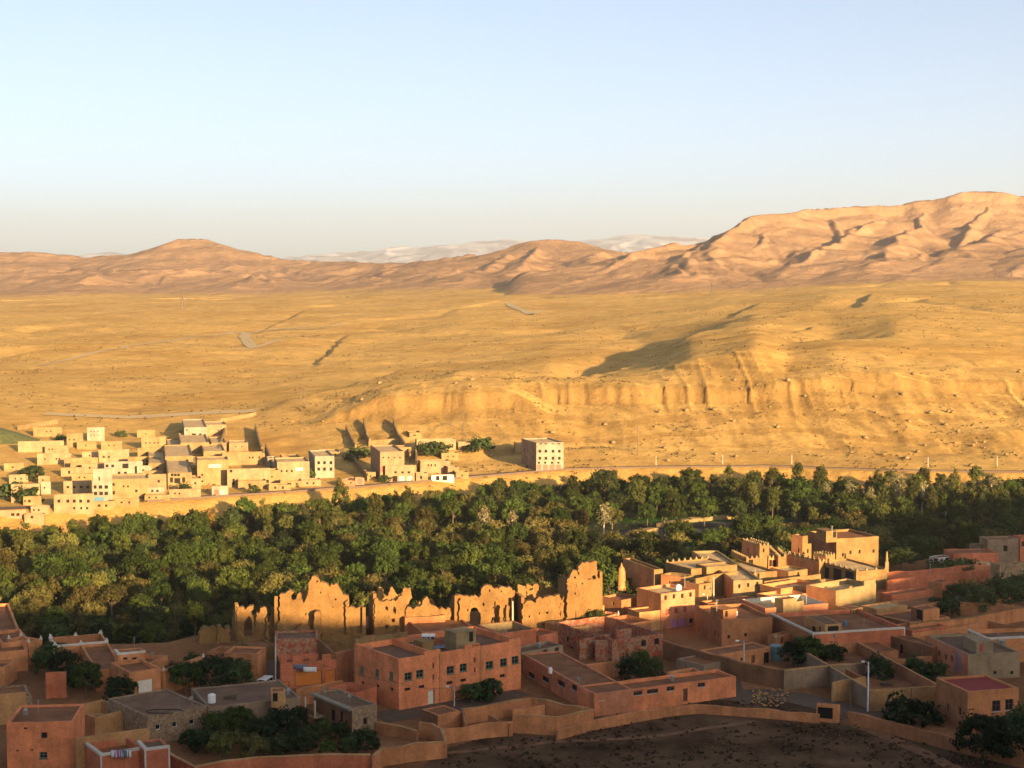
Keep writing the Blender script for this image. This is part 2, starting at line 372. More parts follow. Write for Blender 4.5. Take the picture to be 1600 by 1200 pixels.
def hill_col(x, y, z, rel, D, PX):
    n = fbm(x/200, y/200, 71, 4)[..., None]; gz = np.abs(np.gradient(z, axis=0)/np.maximum(np.gradient(D, axis=0), .1))[..., None]
    gx = np.abs(np.gradient(z, axis=1)/np.maximum(np.gradient(x, axis=1), .1))[..., None]
    base = lin(.375,.23,.128)*(1+.12*n); k = sstep(.7, 1.5, np.hypot(gz, gx))
    c = base*(1-.45*k)+lin(.18,.10,.055)*.45*k
    st = .5+.5*np.sin(z/5.5+n[..., 0]*3); c = c*(1-.13*sstep(.6, 1, st)[..., None])
    k = (1-sstep(1, 11, rel+3*n[..., 0]))[..., None]; return c*(1-k)+SAND*.97*k
RM = rock_mat('hill_rock', .05, 6.0)
M1 = [([(1020,386,2620),(1040,381,2640),(1062,383,2660),(1085,377,2700),(1102,370,2720),(1150,347,2760),(1175,338,2800),(1260,328,2900),(1410,318,3000),(1440,311,3000),(1500,300,3000),(1545,299,3000),(1600,306,3000),(1750,330,3000),(1950,350,2900),(2300,380,2800)], 660, 2.1, 9),
      ([(1020,386,2620),(990,401,2560),(940,425,2450),(885,446,2300),(800,462,2150)], 260, 1.3, 3),
      ([(1150,350,2750),(1120,395,2500),(1040,440,2200)], 280, 1.2, 3),
      ([(1352,352,2900),(1338,358,2820),(1290,382,2600),(1205,433,2280)], 300, 1.0, 3),
      ([(1420,350,2850),(1380,400,2450),(1340,432,2200)], 240, 1.2, 2),
      ([(1580,358,2880),(1562,366,2800),(1515,390,2560),(1415,438,2220)], 300, 1.0, 3),
      ([(1760,352,2850),(1680,370,2520),(1570,432,2230)], 300, 1.0, 3)]
M2 = [([(560,425,3250),(640,420,3300),(700,409,3350),(750,398,3350),(800,384,3350),(860,374,3350),(900,377,3350),(950,388,3350),(1000,397,3300),(1080,405,3200)], 620, 1.35, 3),
      ([(790,395,3250),(750,425,2900),(700,455,2500)], 260, 1.2, 2),
      ([(850,385,3250),(800,430,2800),(745,460,2450)], 240, 1.2, 2),
      ([(930,392,3200),(900,425,2850),(850,455,2500)], 240, 1.2, 2)]
M3 = [([(-500,402,3900),(-100,396,3900),(0,393,3900),(60,393,3900),(130,401,3900),(230,396,3900),(252,389,3900),(272,379,3900),(290,372,3900),(320,372,3900),(345,382,3900),(400,393,3900),(450,405,3850),(520,409,3800),(600,412,3700),(650,409,3650),(700,403,3600),(752,398,3600)], 720, 1.5, 4),
      ([(40,430,3300),(130,420,3350),(200,421,3300),(270,423,3300),(340,420,3300),(400,428,3250),(430,440,3100)], 420, 1.3, 7),
      ([(400,432,3200),(360,450,2900),(330,468,2600)], 200, 1.2, 2),
      ([(300,440,3200),(250,458,2850),(200,472,2550)], 220, 1.2, 2),
      ([(150,430,3200),(110,452,2850),(60,472,2550)], 260, 1.2, 2),
      ([(560,432,3100),(610,438,3000),(570,452,2750),(500,470,2450)], 210, 1.2, 2),
      ([(690,430,3000),(640,447,2750),(580,466,2450)], 210, 1.2, 2)]
rs = random.Random(12)
def spurs(M, x0, x1, step, dl, foot, L, lean):
    """many smaller spurs running down from the first crest line of a range"""
    cr = M[0][0]; xs = [c[0] for c in cr]; px = x0
    while px < x1:
        y0 = float(np.interp(px, xs, [c[1] for c in cr])); d0 = float(np.interp(px, xs, [c[2] for c in cr])); ft = foot(px)+rs.uniform(-4, 3); k = rs.uniform(.5, 1.0)
        sx = lean*rs.uniform(.6, 1.3); dd_ = dl*k; P_ = [(px, y0+(ft-y0)*.16, d0-dd_*.1)]
        for f in (.35, .7, 1.0): P_.append((px-sx*k*f+rs.uniform(-6, 6), y0+(ft-y0)*(f**.8)*(.72+.28*k), d0-dd_*f))
        M.append((P_, L*rs.uniform(.7, 1.2), 1.25, 1.5)); px += step*rs.uniform(.6, 1.4)
spurs(M1, 1120, 2000, 78, 640, lambda p: 442, 190, 95); spurs(M2, 720, 1000, 50, 700, lambda p: 458, 150, 55); spurs(M3, -100, 740, 62, 900, lambda p: 470-max(0, p-400)*.02, 190, 50)
def tbase(PX, D): return table(PX, np.minimum(D, 2600))-7*(1-sstep(2150, 2500, D))-.5
dd = np.exp(np.linspace(math.log(1980), math.log(3700), 330))
range_mesh('mesa_mountain', np.arange(760, 2320, 3.0), dd, M1, tbase, hill_col, 7, 150, (30, 3.4), RM)
range_mesh('dome_hill', np.arange(540, 1120, 3.0), np.exp(np.linspace(math.log(2250), math.log(4200), 260)), M2, tbase, hill_col, 7, 150, (26, 2.8), RM)
range_mesh('distant_hills', np.arange(-500, 800, 3.0), np.exp(np.linspace(math.log(2300), math.log(4900), 260)), M3, tbase, hill_col, 8, 170, (28, 2.8), RM)
# snow range
SN = [([(-600,430,24500),(100,409,24500),(180,397,24500),(260,408,24500),(480,420,24500),(560,417,24000),(600,413,24000),(628,404,24000),(652,393,24000),(690,380,24000),(715,384,24000),(745,378,24000),(775,377,24000),(800,374,24000),(850,384,24000),(905,379,24000),(950,376,24000),(985,366,24000),(1003,364,24000),(1040,368,24000),(1085,371,24000),(1180,378,24000),(1300,384,24000),(2200,380,24000)], 7200, 1.3, 0),
      ([(690,381,23800),(640,405,22000),(600,420,20500)], 1500, 1.2, 0), ([(775,378,23800),(730,400,22000)], 1500, 1.2, 0), ([(1003,366,23800),(960,385,22000)], 1400, 1.2, 0), ([(1085,372,23800),(1040,392,22000)], 1400, 1.2, 0)]
def snow_col(x, y, z, rel, D, PX):
    n = ridged(x/720, y/1200, 81, 5); k = sstep(.75, 1.25, n+(z-420)/800)[..., None]
    return lin(.52,.52,.54)*k+lin(.26,.24,.25)*(1-k)
range_mesh('snow_mountain', np.arange(-600, 2200, 4.0), np.linspace(18500, 25500, 120), SN, lambda a, b: np.full(a.shape, 60.), snow_col, 75, 900, None, rock_mat('snow', .0024, 50))
# ------------------------------------------------------------------ building kit
M_ = {
 'pink': mud('pink_plaster', (.78,.268,.112)), 'red': mud('red_plaster', (.56,.18,.086)), 'orange': mud('orange_plaster', (.60,.25,.102)),
 'mud': mud('mud_plaster', (.27,.165,.068)), 'tan': mud('tan_plaster', (.50,.27,.11)), 'brown': mud('brown_plaster', (.42,.18,.078)),
 'dark': mud('dark_earth', (.25,.125,.062)), 'grey': mud('grey_render', (.30,.205,.13)), 'conc': mud('bare_concrete', (.36,.255,.15)),
 'cream': mud('cream_plaster', (0.307,0.217,0.107)), 'white': mud('white_wash', (.62,.55,.45), .1, .12), 'lgrey': mud('pale_render', (.32,.275,.20), .2, .2),
 'far': mud('sunny_plaster', (.30,.205,.095), .25, .2), 'far2': mud('straw_plaster', (.29,.198,.09), .25, .2), 'far3': mud('pale_cream_plaster', (.33,.235,.13), .25, .2), 'far4': mud('dusty_straw_plaster', (.33,.215,.115), .25, .2), 'farp': mud('peach_plaster', (.35,.222,.125), .2, .2),
 'rose': mud('rose_plaster', (.60,.24,.12)), 'ruin': mud('worn_rammed_earth', (.25,.138,.05), .25, .2, .12),
 'roof': mud('earth_roof', (.27,.115,.05), .3, .1), 'roofg': mud('cement_roof', (.20,.115,.066), .3, .1), 'roofl': mud('pale_sunlit_roof', (.58,.40,.20), .25, .1),  # pale roof: paler copy for decks in low sun, light put into colour
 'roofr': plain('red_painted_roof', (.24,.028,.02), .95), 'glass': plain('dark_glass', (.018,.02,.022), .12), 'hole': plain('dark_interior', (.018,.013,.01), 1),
 'gframe': plain('green_frame', (.10,.17,.11), .5), 'wframe': plain('white_frame', (.6,.56,.5), .5), 'bframe': plain('brown_frame', (.12,.06,.04), .6),
 'orangedoor': plain('orange_gate', (.62,.19,.03), .45), 'reddoor': plain('red_door', (.40,.07,.04), .5), 'whitedoor': plain('white_door', (.68,.62,.5), .6),
 'browndoor': plain('brown_door', (.13,.055,.035), .6), 'bluedoor': plain('pale_blue_door', (.26,.29,.30), .5), 'blue': plain('blue_paint', (.05,.16,.26), .5),
 'darkblue': plain('blue_tarpaulin', (.03,.045,.12), .5), 'teal': plain('teal_paint', (.17,.26,.25), .5), 'purple': plain('purple_cloth', (.42,.16,.36), .8),
 'metal': plain('grey_metal', (.34,.33,.31), .4, .6), 'pole': plain('pale_concrete_pole', (.50,.44,.36), .8), 'wood': plain('weathered_wood', (.14,.095,.065), .9),
 'panel': plain('solar_glass', (.015,.02,.055), .1), 'asphalt': plain('asphalt', (.115,.072,.045), .95, 0, .2, .8), 'track': mud('pale_track', (0.493,0.373,0.2), .1, .05),
 'bluegrey': plain('blue_grey_sheet', (.13,.15,.20), .5), 'wt': plain('white_paint', (.72,.70,.66), .4),
}
def brick_mat():
    m, t, b = new_mat('red_brick_and_stone', .95); co = nd(t, 'ShaderNodeNewGeometry').outputs['Position']
    v = nd(t, 'ShaderNodeTexVoronoi', Scale=2.6); t.links.new(co, v.inputs['Vector'])
    r = nd(t, 'ShaderNodeValToRGB'); e = r.color_ramp.elements
    e[0].position = .2; e[0].color = (.36,.09,.045,1); e[1].position = .75; e[1].color = (.34,.21,.125,1)
    sp = nd(t, 'ShaderNodeSeparateColor'); t.links.new(v.outputs['Color'], sp.inputs[0]); t.links.new(sp.outputs[0], r.inputs[0])
    n = noise_node(t, co, 5, 4); t.links.new(mixmul(t, r.outputs[0], n.outputs[0], .7, 1.2), b.inputs['Base Color']); bump(t, b, v.outputs['Distance'], .06); return m
M_['brick'] = brick_mat()
def stone_mat():
    m, t, b = new_mat('rubble_stone', .95); co = nd(t, 'ShaderNodeNewGeometry').outputs['Position']
    v = nd(t, 'ShaderNodeTexVoronoi', Scale=3.2); t.links.new(co, v.inputs['Vector'])
    sp = nd(t, 'ShaderNodeSeparateColor'); t.links.new(v.outputs['Color'], sp.inputs[0])
    r = nd(t, 'ShaderNodeValToRGB'); e = r.color_ramp.elements; e[0].color = (.22,.14,.08,1); e[1].color = (.34,.235,.14,1); t.links.new(sp.outputs[0], r.inputs[0])
    t.links.new(mixmul(t, r.outputs[0], noise_node(t, co, 1.5, 4).outputs[0], .75, 1.2), b.inputs['Base Color']); bump(t, b, v.outputs['Distance'], .08); return m
M_['stone'] = stone_mat()
def mt(k): return M_[k] if isinstance(k, str) else k

def wobble(p, top, amp):
    q = Vector(p); n = mnoise.noise_vector(q*.45)*amp
    z = q.z + (mnoise.noise(Vector((q.x*.35, q.y*.35, 3.1)))*amp*1.6 + mnoise.noise(Vector((q.x*1.7, q.y*1.7, 9.1)))*amp*.8 if top else 0)
    return (q.x+n.x, q.y+n.y, z)
def face_grid(mb, o, ud, nrm, W, z0, z1, holes, step, dep, amp, m=0):
    """a wall face with real openings; holes: (u0, u1, za, zb)"""
    us = {0., W}; zs = {z0, z1}
    for a, b, c, d in holes: us |= {a, b}; zs |= {c, d}
    if step:
        n = max(1, int(W/step)); us |= {W*i/n for i in range(n+1) if not any(a < W*i/n < b for a, b, c, d in holes)}
    us = sorted(us); zs = sorted(zs)
    def pt(u, z, k=0):
        q = o+ud*u-nrm*k; return wobble((q.x, q.y, z), z > z1-.01, amp) if amp else (q.x, q.y, z)
    for u0, u1 in zip(us, us[1:]):
        if u1-u0 < 1e-4: continue
        for a, b in zip(zs, zs[1:]):
            if b-a < 1e-4: continue
            cu, cz = (u0+u1)/2, (a+b)/2
            if any(h[0] < cu < h[1] and h[2] < cz < h[3] for h in holes): continue
            mb.face(pt(u0, a), pt(u1, a), pt(u1, b), pt(u0, b), m=m)
    for a, b, c, d in holes:
        mb.face(pt(a,c), pt(b,c), pt(b,c,dep), pt(a,c,dep), m=m); mb.face(pt(b,c), pt(b,d), pt(b,d,dep), pt(b,c,dep), m=m)
        mb.face(pt(b,d), pt(a,d), pt(a,d,dep), pt(b,d,dep), m=m); mb.face(pt(a,d), pt(a,c), pt(a,c,dep), pt(a,d,dep), m=m)
STY = {'w':('glass','bframe'), 'g':('glass','gframe'), 'W':('glass','wframe'), 'o':('hole',None), 's':('hole',None),
       'D':('browndoor','bframe'), 'R':('reddoor','bframe'), 'O':('orangedoor','bframe'), 'P':('whitedoor','bframe'), 'B':('bluedoor',None), 'U':('blue',None), 'Q':('reddoor',None), 'V':('purple',None), 'S':('gframe','gframe'), 'T':('whitedoor',None)}
def opening(root, o, ud, nrm, h, sty, dep, far):
    a, b, c, d = h; pm, fm = STY[sty]; up = Vector((0, 0, 1))
    nm = 'door' if sty in 'DROPBQVT' else 'window'
    base = o+ud*a-nrm*(dep-.02); W = b-a; Hh = d-c
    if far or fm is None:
        mb = MB(); q = Vector((base.x, base.y, c)); mb.face(q, q+ud*W, q+ud*W+up*Hh, q+up*Hh); return mb.build(nm, mt(pm), root)  # open bays and slits get a near-black sheet standing in for shade
    f = .09 if W > .7 else .06; mb = MB(); q = Vector((base.x, base.y, c))+nrm*.05
    for (u, z, w2, h2) in ((0,0,W,f),(0,Hh-f,W,f),(0,f,f,Hh-2*f),(W-f,f,f,Hh-2*f)):
        mb.box(q+ud*u+up*z, ud*w2, -nrm*.06, up*h2)
    if nm == 'window' and W > .8:
        mb.box(q+ud*(W/2-.035)+up*f, ud*.07, -nrm*.05, up*(Hh-2*f)); mb.box(q+ud*f+up*(Hh*.52), ud*(W-2*f), -nrm*.045, up*.07)
    w_ = mb.build(nm, mt(fm), root)
    mp = MB(); q2 = Vector((base.x, base.y, c)); mp.face(q2+ud*f+up*f, q2+ud*(W-f)+up*f, q2+ud*(W-f)+up*(Hh-f), q2+ud*f+up*(Hh-f))
    mp.build('pane' if nm == 'window' else 'leaf', mt(pm), w_)
    if nm == 'window' and W > .8 and not far:
        ms = MB(); ms.box(Vector((o.x, o.y, c-.1))+ud*(a-.08)+nrm*.08, ud*(W+.16), -nrm*.2, up*.1); ms.build('sill', mt(fm if sty != 'w' else 'pole'), w_)
    return w_
def place(F, Rr, lx, zt, dep=None, ang=None):
    A = P(F[0], F[1], zt)
    if ang is None: B = P(Rr[0], Rr[1], zt); u = (B-A); u.z = 0; W = u.length; u.normalize()
    else:
        u = Vector((math.cos(R(ang)), math.sin(R(ang)), 0)); k = (Rr-800)/2500; W = (k*A.y-A.x)/(u.x-k*u.y)
    v = Vector((-u.y, u.x, 0))
    if dep is None:
        k = (lx-800)/2500; f = v.x-k*v.y; dep = (k*A.y-A.x)/f if abs(f) > 1e-3 else 6
        dep = min(max(dep, 1.0), 40)
    return A, u, v, W, dep
def solid(root, A, u, v, W, D, z0, zt, mat, par, wins, far, roofm, th=.35, step=1.8, amp=.05, pname='wall', rname='roof', matL=None, inner=None, low=None):
    """walls with parapet + roof deck as parts of root; wins: (px, py, w, h, style)"""
    O = Vector((A.x, A.y, 0)); hr, hl = [], []; dep = .12 if far else .22
    if far: step, amp = 0, 0
    for (px, py, w_, h_, st) in wins:
        dx, dy, dz = ray(px, py); ro = Vector((0, 0, H)); rd = Vector((dx, dy, dz)); nR = -v; nL = -u
        side = 'R'
        t = (A-ro).dot(nR)/rd.dot(nR); q = ro+rd*t; uu = (q-A).dot(u)
        if uu < -.05:
            side = 'L'; t = (A-ro).dot(nL)/rd.dot(nL); q = ro+rd*t; uu = (q-A).dot(v)
        L = W if side == 'R' else D
        a, b = max(.15, uu-w_/2), min(L-.15, uu+w_/2); c, d = q.z-h_/2, min(zt-.2, q.z+h_/2)
        if b-a < .1 or d-c < .1: continue
        c = max(c, z0+.05)
        lst = hr if side == 'R' else hl
        if any(not (b < h[0]-.02 or a > h[1]+.02 or d < h[2]-.02 or c > h[3]+.02) for h, _ in lst): continue
        lst.append(((a, b, c, d), st))
    mb = MB()
    face_grid(mb, O, u, -v, W, z0, zt, [h for h, _ in hr], step, dep, amp)
    face_grid(mb, O+v*D, -v, -u, D, z0, zt, [(D-h[1], D-h[0], h[2], h[3]) for h, _ in hl], step, dep, amp, m=1 if matL else 0)  # matL: left faces, on many houses tinted to stand in for their shade
    face_grid(mb, O+u*W, v, u, D, z0, zt, [], step, dep, amp); face_grid(mb, O+u*W+v*D, -u, v, W, z0, zt, [], step, dep, amp)
    # coping and the inside of the parapet
    zr = zt-par; c4 = [O, O+u*W, O+u*W+v*D, O+v*D]; i4 = [O+u*th+v*th, O+u*(W-th)+v*th, O+u*(W-th)+v*(D-th), O+u*th+v*(D-th)]
    im = 2 if inner else 0
    for k in range(4):
        p, q, p2, q2 = c4[k], c4[(k+1) % 4], i4[k], i4[(k+1) % 4]; n = max(1, int((q-p).length/step)) if step else 1
        for i in range(n):
            f0, f1 = i/n, (i+1)/n; a, b, c, d = p.lerp(q, f0), p.lerp(q, f1), p2.lerp(q2, f1), p2.lerp(q2, f0)
            tp = lambda e: wobble((e.x, e.y, zt), True, amp) if amp else (e.x, e.y, zt)
            mb.face(tp(a), tp(b), tp(c), tp(d)); mb.face((d.x, d.y, zr), (c.x, c.y, zr), tp(c), tp(d), m=im)
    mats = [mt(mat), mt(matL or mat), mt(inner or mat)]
    wl = mb.build(pname, mats, root)
    mr = MB(); mr.face(*[(p.x, p.y, zr+.004) for p in i4]); mr.build(rname, mt(roofm), root)
    for h, st in hr: opening(root, O, u, -v, h, st, dep, far)
    for h, st in hl: opening(root, O, v, -u, h, st, dep, far)
    return wl
def house(name, label, F, Rr, lx, h, zg=0., mat='pink', par=.6, wins=(), roofm='roof', dep=None, ang=None, far=False, group=None, cat='house', matL=None, inner=None,
          rooms=(), trim=None, horns=None, merl=None, bumps=(), base=None, step=1.8, amp=.05, th=.35):
    zt = zg+h; A, u, v, W, D = place(F, Rr, lx, zt, dep, ang)
    z0 = (zg-1.2) if base is None else base
    root = empty(name, (A.x, A.y, zg), label, cat, group)
    solid(root, A, u, v, W, D, z0, zt, mat, par, wins, far, roofm, matL=matL, inner=inner, step=step, amp=amp, th=th)
    up = Vector((0, 0, 1)); O = Vector((A.x, A.y, zt))
    for rm in rooms:                                     # rooftop rooms: own walls, roof and openings, all one part
        (F2, R2, lx2, h2, m2, w2) = rm[:6]; z2 = zt-par+h2
        A2, u2, v2, W2, D2 = place(F2, R2, lx2, z2, *(rm[6:] or (None,)))
        pr = MB(); n0 = Vector((A2.x, A2.y, zt-par)); pr.box(n0, u2*W2, v2*D2, up*(h2-.18), skip='tu'); 
        pr.box(n0+up*(h2-.18)-u2*.08-v2*.08, u2*(W2+.16), v2*(D2+.16), up*.18)
        rp = pr.build('rooftop_room', mt(m2), root)
        for (px, py, ww, hh, st) in w2:
            nR = -v2; ro = Vector((0, 0, H)); rd = Vector(ray(px, py)); q = ro+rd*((A2-ro).dot(nR)/rd.dot(nR)); uu = (q-A2).dot(u2)
            ud, nn, off = u2, -v2, A2
            if uu < -.02:
                nL = -u2; q = ro+rd*((A2-ro).dot(nL)/rd.dot(nL)); uu = (q-A2).dot(v2); ud, nn = v2, -u2
            mo = MB(); b0 = Vector((A2.x, A2.y, q.z-hh/2))+ud*(uu-ww/2)+nn*.0
            mo.box(b0+nn*.03, ud*ww, -nn*.02, up*hh); mo.build('door' if st in 'DROPBQVT' else 'window', mt(STY[st][0]), rp)
    if trim:                                             # painted coping: bands proud of both visible faces
        t = MB(); e = .035; hh = .16
        t.box(O+up*(.06)-u*e-v*e, u*(W+2*e), v*(th+2*e), up*.07); t.box(O+up*(-hh)-u*e-v*e, u*(W+2*e), v*e*.9, up*(hh+.055))
        t.box(O+up*.06+v*(th+.06)-u*e, u*(th+2*e), v*(D-th-.06), up*.07); t.box(O+up*(-hh)+v*.0-u*e, u*e*.9, v*D, up*(hh+.05))
        if trim != 'top':
            t.box(O-up*(h+.3)-u*e-v*e*1.2, u*.2, v*e, up*(h+.13)); t.box(O-up*(h+.3)+u*(W-.2+e)-v*e*1.2, u*.2, v*e, up*(h+.13))
        t.build('painted_trim', mt('white'), root)
    for (f0, f1, hh) in bumps:                           # raised lengths of parapet over the front face
        b = MB(); b.box(O+u*(W*f0)+up*(.0), u*(W*(f1-f0)), v*th, up*hh); b.build('parapet', mt(mat), root)
    if horns:
        for p in (O, O+u*(W-.3), O+v*(D-.3), O+u*(W-.3)+v*(D-.3)) if horns == 4 else (O, O+u*(W-.3)):
            b = MB(); q = p+up*.0; c = q+u*.15+v*.15+up*.75
            for s0, s1 in ((q, q+u*.4), (q+u*.4, q+u*.4+v*.4), (q+u*.4+v*.4, q+v*.4), (q+v*.4, q)): b.face(s0, s1, c)
            b.build('corner_horn', mt('white'), root)
    if merl:
        sp, mm = merl[0], mt(merl[1]); proto = None; sides = merl[2] if len(merl) > 2 else 'RLBK'
        mm2 = MB(); s = .27
        mm2.box((-s, -.15, -.02), (2*s, 0, 0), (0, .3, 0), (0, 0, .24)); 
        for zz, w2 in ((.22, .17), (.39, .08)): mm2.box((-w2, -.13, zz), (2*w2, 0, 0), (0, .26, 0), (0, 0, .17))
        for sd, p0, d_, L in (('R', O+v*.17, u, W), ('L', O+u*.17, v, D), ('B', O+v*(D-.17), u, W), ('K', O+u*(W-.17), v, D)):
            if sd not in sides: continue
            n = max(1, int(L/sp))
            for i in range(n+1):
                q = p0+d_*(.3+(L-.6)*i/max(n, 1))
                if proto is None:
                    proto = mm2.build('merlon', mm, None); me = proto.data; ob = proto
                else: ob = bpy.data.objects.new('merlon', me); C.objects.link(ob)
                ob.parent = root; ob.location = q-ORG[root.name]; ob.rotation_euler = (0, 0, math.atan2(d_.y, d_.x))
    return dict(root=root, A=A, u=u, v=v, W=W, D=D, zt=zt, zr=zt-par)
def wallrun(name, label, pts, h, mat='pink', zg=0., th=.35, group=None, coping=None, ground=False, cat='wall', extra=1.0, zs=None):
    """free-standing wall whose top edge runs through the photo pixels pts; ground=True: pts are feet on the slope"""
    if ground: q = [hit(*p) for p in pts]; q = [Vector((a.x, a.y, T1(a.x, a.y)+h)) for a in q]
    else: q = [P(p[0], p[1], (zs[i] if zs else zg)+h) for i, p in enumerate(pts)]
    q2 = [q[0]]
    for a, b in zip(q, q[1:]):
        n = max(1, int((b-a).length/2.0)); q2 += [a.lerp(b, (i+1)/n) for i in range(n)]
    root = empty(name, (q[0].x, q[0].y, q[0].z-h), label, cat, group); mb = MB(); cp = MB()
    nrm = []
    for i in range(len(q2)):
        a, b = q2[max(0, i-1)], q2[min(len(q2)-1, i+1)]; t = (b-a); t.z = 0; t.normalize(); nrm.append(Vector((-t.y, t.x, 0))*th/2)
    low = lambda p: Vector((p.x, p.y, p.z-h-extra))
    W_ = lambda p: wobble(p, True, .15)
    for i in range(len(q2)-1):
        a, b, na, nb = q2[i], q2[i+1], nrm[i], nrm[i+1]
        if ground:
            za, zb = T1(a.x, a.y)+h, T1(b.x, b.y)+h; a = Vector((a.x, a.y, za)); b = Vector((b.x, b.y, zb))
        mb.face(low(a-na), low(b-nb), W_(b-nb), W_(a-na)); mb.face(low(b+nb), low(a+na), W_(a+na), W_(b+nb)); mb.face(W_(a-na), W_(b-nb), W_(b+nb), W_(a+na))
        if coping:
            e = Vector((0, 0, .05)); k = 1.25
            A1, B1, C1, D1 = [Vector(W_(x))+e for x in (a-na*k, b-nb*k, b+nb*k, a+na*k)]; dn = Vector((0, 0, -.14))
            cp.face(A1, B1, C1, D1); cp.face(A1+dn, B1+dn, B1, A1); cp.face(C1+dn, D1+dn, D1, C1)
    a, b, na, nb = q2[0], q2[-1], nrm[0], nrm[-1]
    mb.face(low(a+na), low(a-na), W_(a-na), W_(a+na)); mb.face(low(b-nb), low(b+nb), W_(b+nb), W_(b-nb))
    mb.build('wall_body', mt(mat), root)
    if coping: cp.build('coping', mt(coping), root)
    return root
def jag_panel(root, pa, pb, th, outline, holes, mat, seed, rough=.17, name='ruined_wall'):
    """a broken wall standing on the line pa-pb: its outline (photo pixels) is carried onto that plane and given real thickness"""
    u = (pb-pa); u.z = 0; u.normalize(); nrm = Vector((u.y, -u.x, 0)); ro = Vector((0, 0, H)); rnd = random.Random(seed)
    def on(px, py):
        rd = Vector(ray(px, py)); q = ro+rd*((pa-ro).dot(nrm)/rd.dot(nrm)); return Vector(((q-pa).dot(u), q.z))
    def loop(pts, jit):
        q = [on(*p) for p in pts]; o = []
        for a, b in zip(q, q[1:]+q[:1]):
            n = max(1, int((b-a).length/.33)) if jit else 1
            for i in range(n):
                c = a.lerp(b, i/n)
                if jit and c.y > pa.z+2.2:
                    sv = c.x*1.1+seed*13.7; c = c-Vector((0, 1))*max(0, mnoise.noise(Vector((sv*.8, seed, 0)))*1.3+mnoise.noise(Vector((sv*2.6, seed, 5)))*.7)
                if jit: c = c+Vector((rnd.uniform(-1, 1), rnd.uniform(-1, 1)))*jit*(1 if i else .4)
                o.append(c)
        return o
    bm = bmesh.new(); edges = []; holes = list(holes)
    ox, oy = [p[0] for p in outline], [p[1] for p in outline]
    def inside(x, y, pl):
        c = False
        for (x0, y0), (x1, y1) in zip(pl, pl[1:]+pl[:1]):
            if (y0 > y) != (y1 > y) and x < (x1-x0)*(y-y0)/(y1-y0)+x0: c = not c
        return c
    boxes = [(min(p[0] for p in h)-1.5, max(p[0] for p in h)+1.5, min(p[1] for p in h)-1.5, max(p[1] for p in h)+1.5) for h in holes]
    for _ in range(int((max(ox)-min(ox))*(max(oy)-min(oy))/160)):
        x, y = rnd.uniform(min(ox), max(ox)), rnd.uniform(min(oy), max(oy)); w2, h2 = rnd.choice(((.5,.55),(.45,.5),(.7,.5),(.3,1.6)))
        if not all(inside(x+a*(w2+1.8), y+b*(h2+1.8), outline) for a in (-1,0,1) for b in (-1,0,1)): continue
        if any(b[0]-w2 < x < b[1]+w2 and b[2]-h2 < y < b[3]+h2 for b in boxes): continue
        boxes.append((x-w2-1, x+w2+1, y-h2-1, y+h2+1)); holes.append([(x-w2,y+h2),(x+w2,y+h2),(x+w2*.8,y-h2),(x-w2*.9,y-h2*.8)])
    for k, (pts, j) in enumerate([(outline, rough)]+[(h, .05) for h in holes]):
        vs_ = [bm.verts.new((pa.x+u.x*c.x, pa.y+u.y*c.x, c.y)) for c in loop(pts, j)]
        for a, b in zip(vs_, vs_[1:]+vs_[:1]): edges.append(bm.edges.new((a, b)))
    r = bmesh.ops.triangle_fill(bm, use_beauty=True, use_dissolve=False, edges=edges, normal=nrm)
    fs = [f for f in r['geom'] if isinstance(f, bmesh.types.BMFace)]
    ex = bmesh.ops.extrude_face_region(bm, geom=fs)
    for g in ex['geom']:
        if isinstance(g, bmesh.types.BMVert):
            n = mnoise.noise(Vector(g.co)*.6); g.co -= nrm*(th*(1+.35*n))
    bmesh.ops.recalc_face_normals(bm, faces=bm.faces)
    org = ORG[root.name]; me = bpy.data.meshes.new(name); bmesh.ops.translate(bm, verts=bm.verts, vec=-org); bm.to_mesh(me); bm.free(); me.materials.append(mt(mat))
    o = bpy.data.objects.new(name, me); C.objects.link(o); o.parent = root; ORG[o.name] = org.copy(); return o
# ------------------------------------------------------------------ near village: the big houses and the ruins
def multi(xy, w_, h_, st): return [(x, y, w_, h_, st) for x, y in xy]
big = house('pink_house', 'largest pink two storey house, green framed windows, solar heater on its roof', (623,1030), (814,1000), 551, 7.4, mat='pink', par=1.0, roofm='roofg',
  wins=multi([(638,1057),(656,1053),(704,1047),(724,1043),(765,1039),(787,1035),(805,1031)], 1.25, 1.15, 'g')+multi([(565,1048),(589,1052),(611,1056)], 1.1, 1.2, 'S')
  +multi([(637,1077),(659,1073),(702,1067),(724,1063),(785,1056),(744,1073)], 1.0, .45, 's')+multi([(567,1067),(590,1072),(612,1077)], .8, .5, 's')+multi([(677,1040),(677,1058),(742,1031),(742,1047)], .28, .75, 's')+[(674,1092,1.1,2.6,'P')],
  rooms=[((713,989),(744,984),702,2.9,'cream',[(736,994,.7,1.6,'o')], 3.0), ((660,1003),(678,1000),642,1.5,'mud',[], 2.0)], bumps=[(.20,.31,.45),(.27,.33,.5),(.53,.645,.5),(.59,.65,.45),(.9,.99,.3)])
def pilaster(H_, px):
    A, u, v = H_['A'], H_['u'], H_['v']; k = (px-800)/2500; W = (k*A.y-A.x)/(u.x-k*u.y); b = MB()
    b.box(Vector((A.x, A.y, 0))+u*(W-.2)-v*.12, u*.4, v*.15, Vector((0, 0, H_['zt']-.1))); b.build('pilaster', mt('orange'), H_['root'])
pilaster(big, 687); pilaster(big, 751)
A, u, v, zt, zr = big['A'], big['u'], big['v'], big['zt'], big['zr']; up = Vector((0, 0, 1)); O = Vector((A.x, A.y, 0))
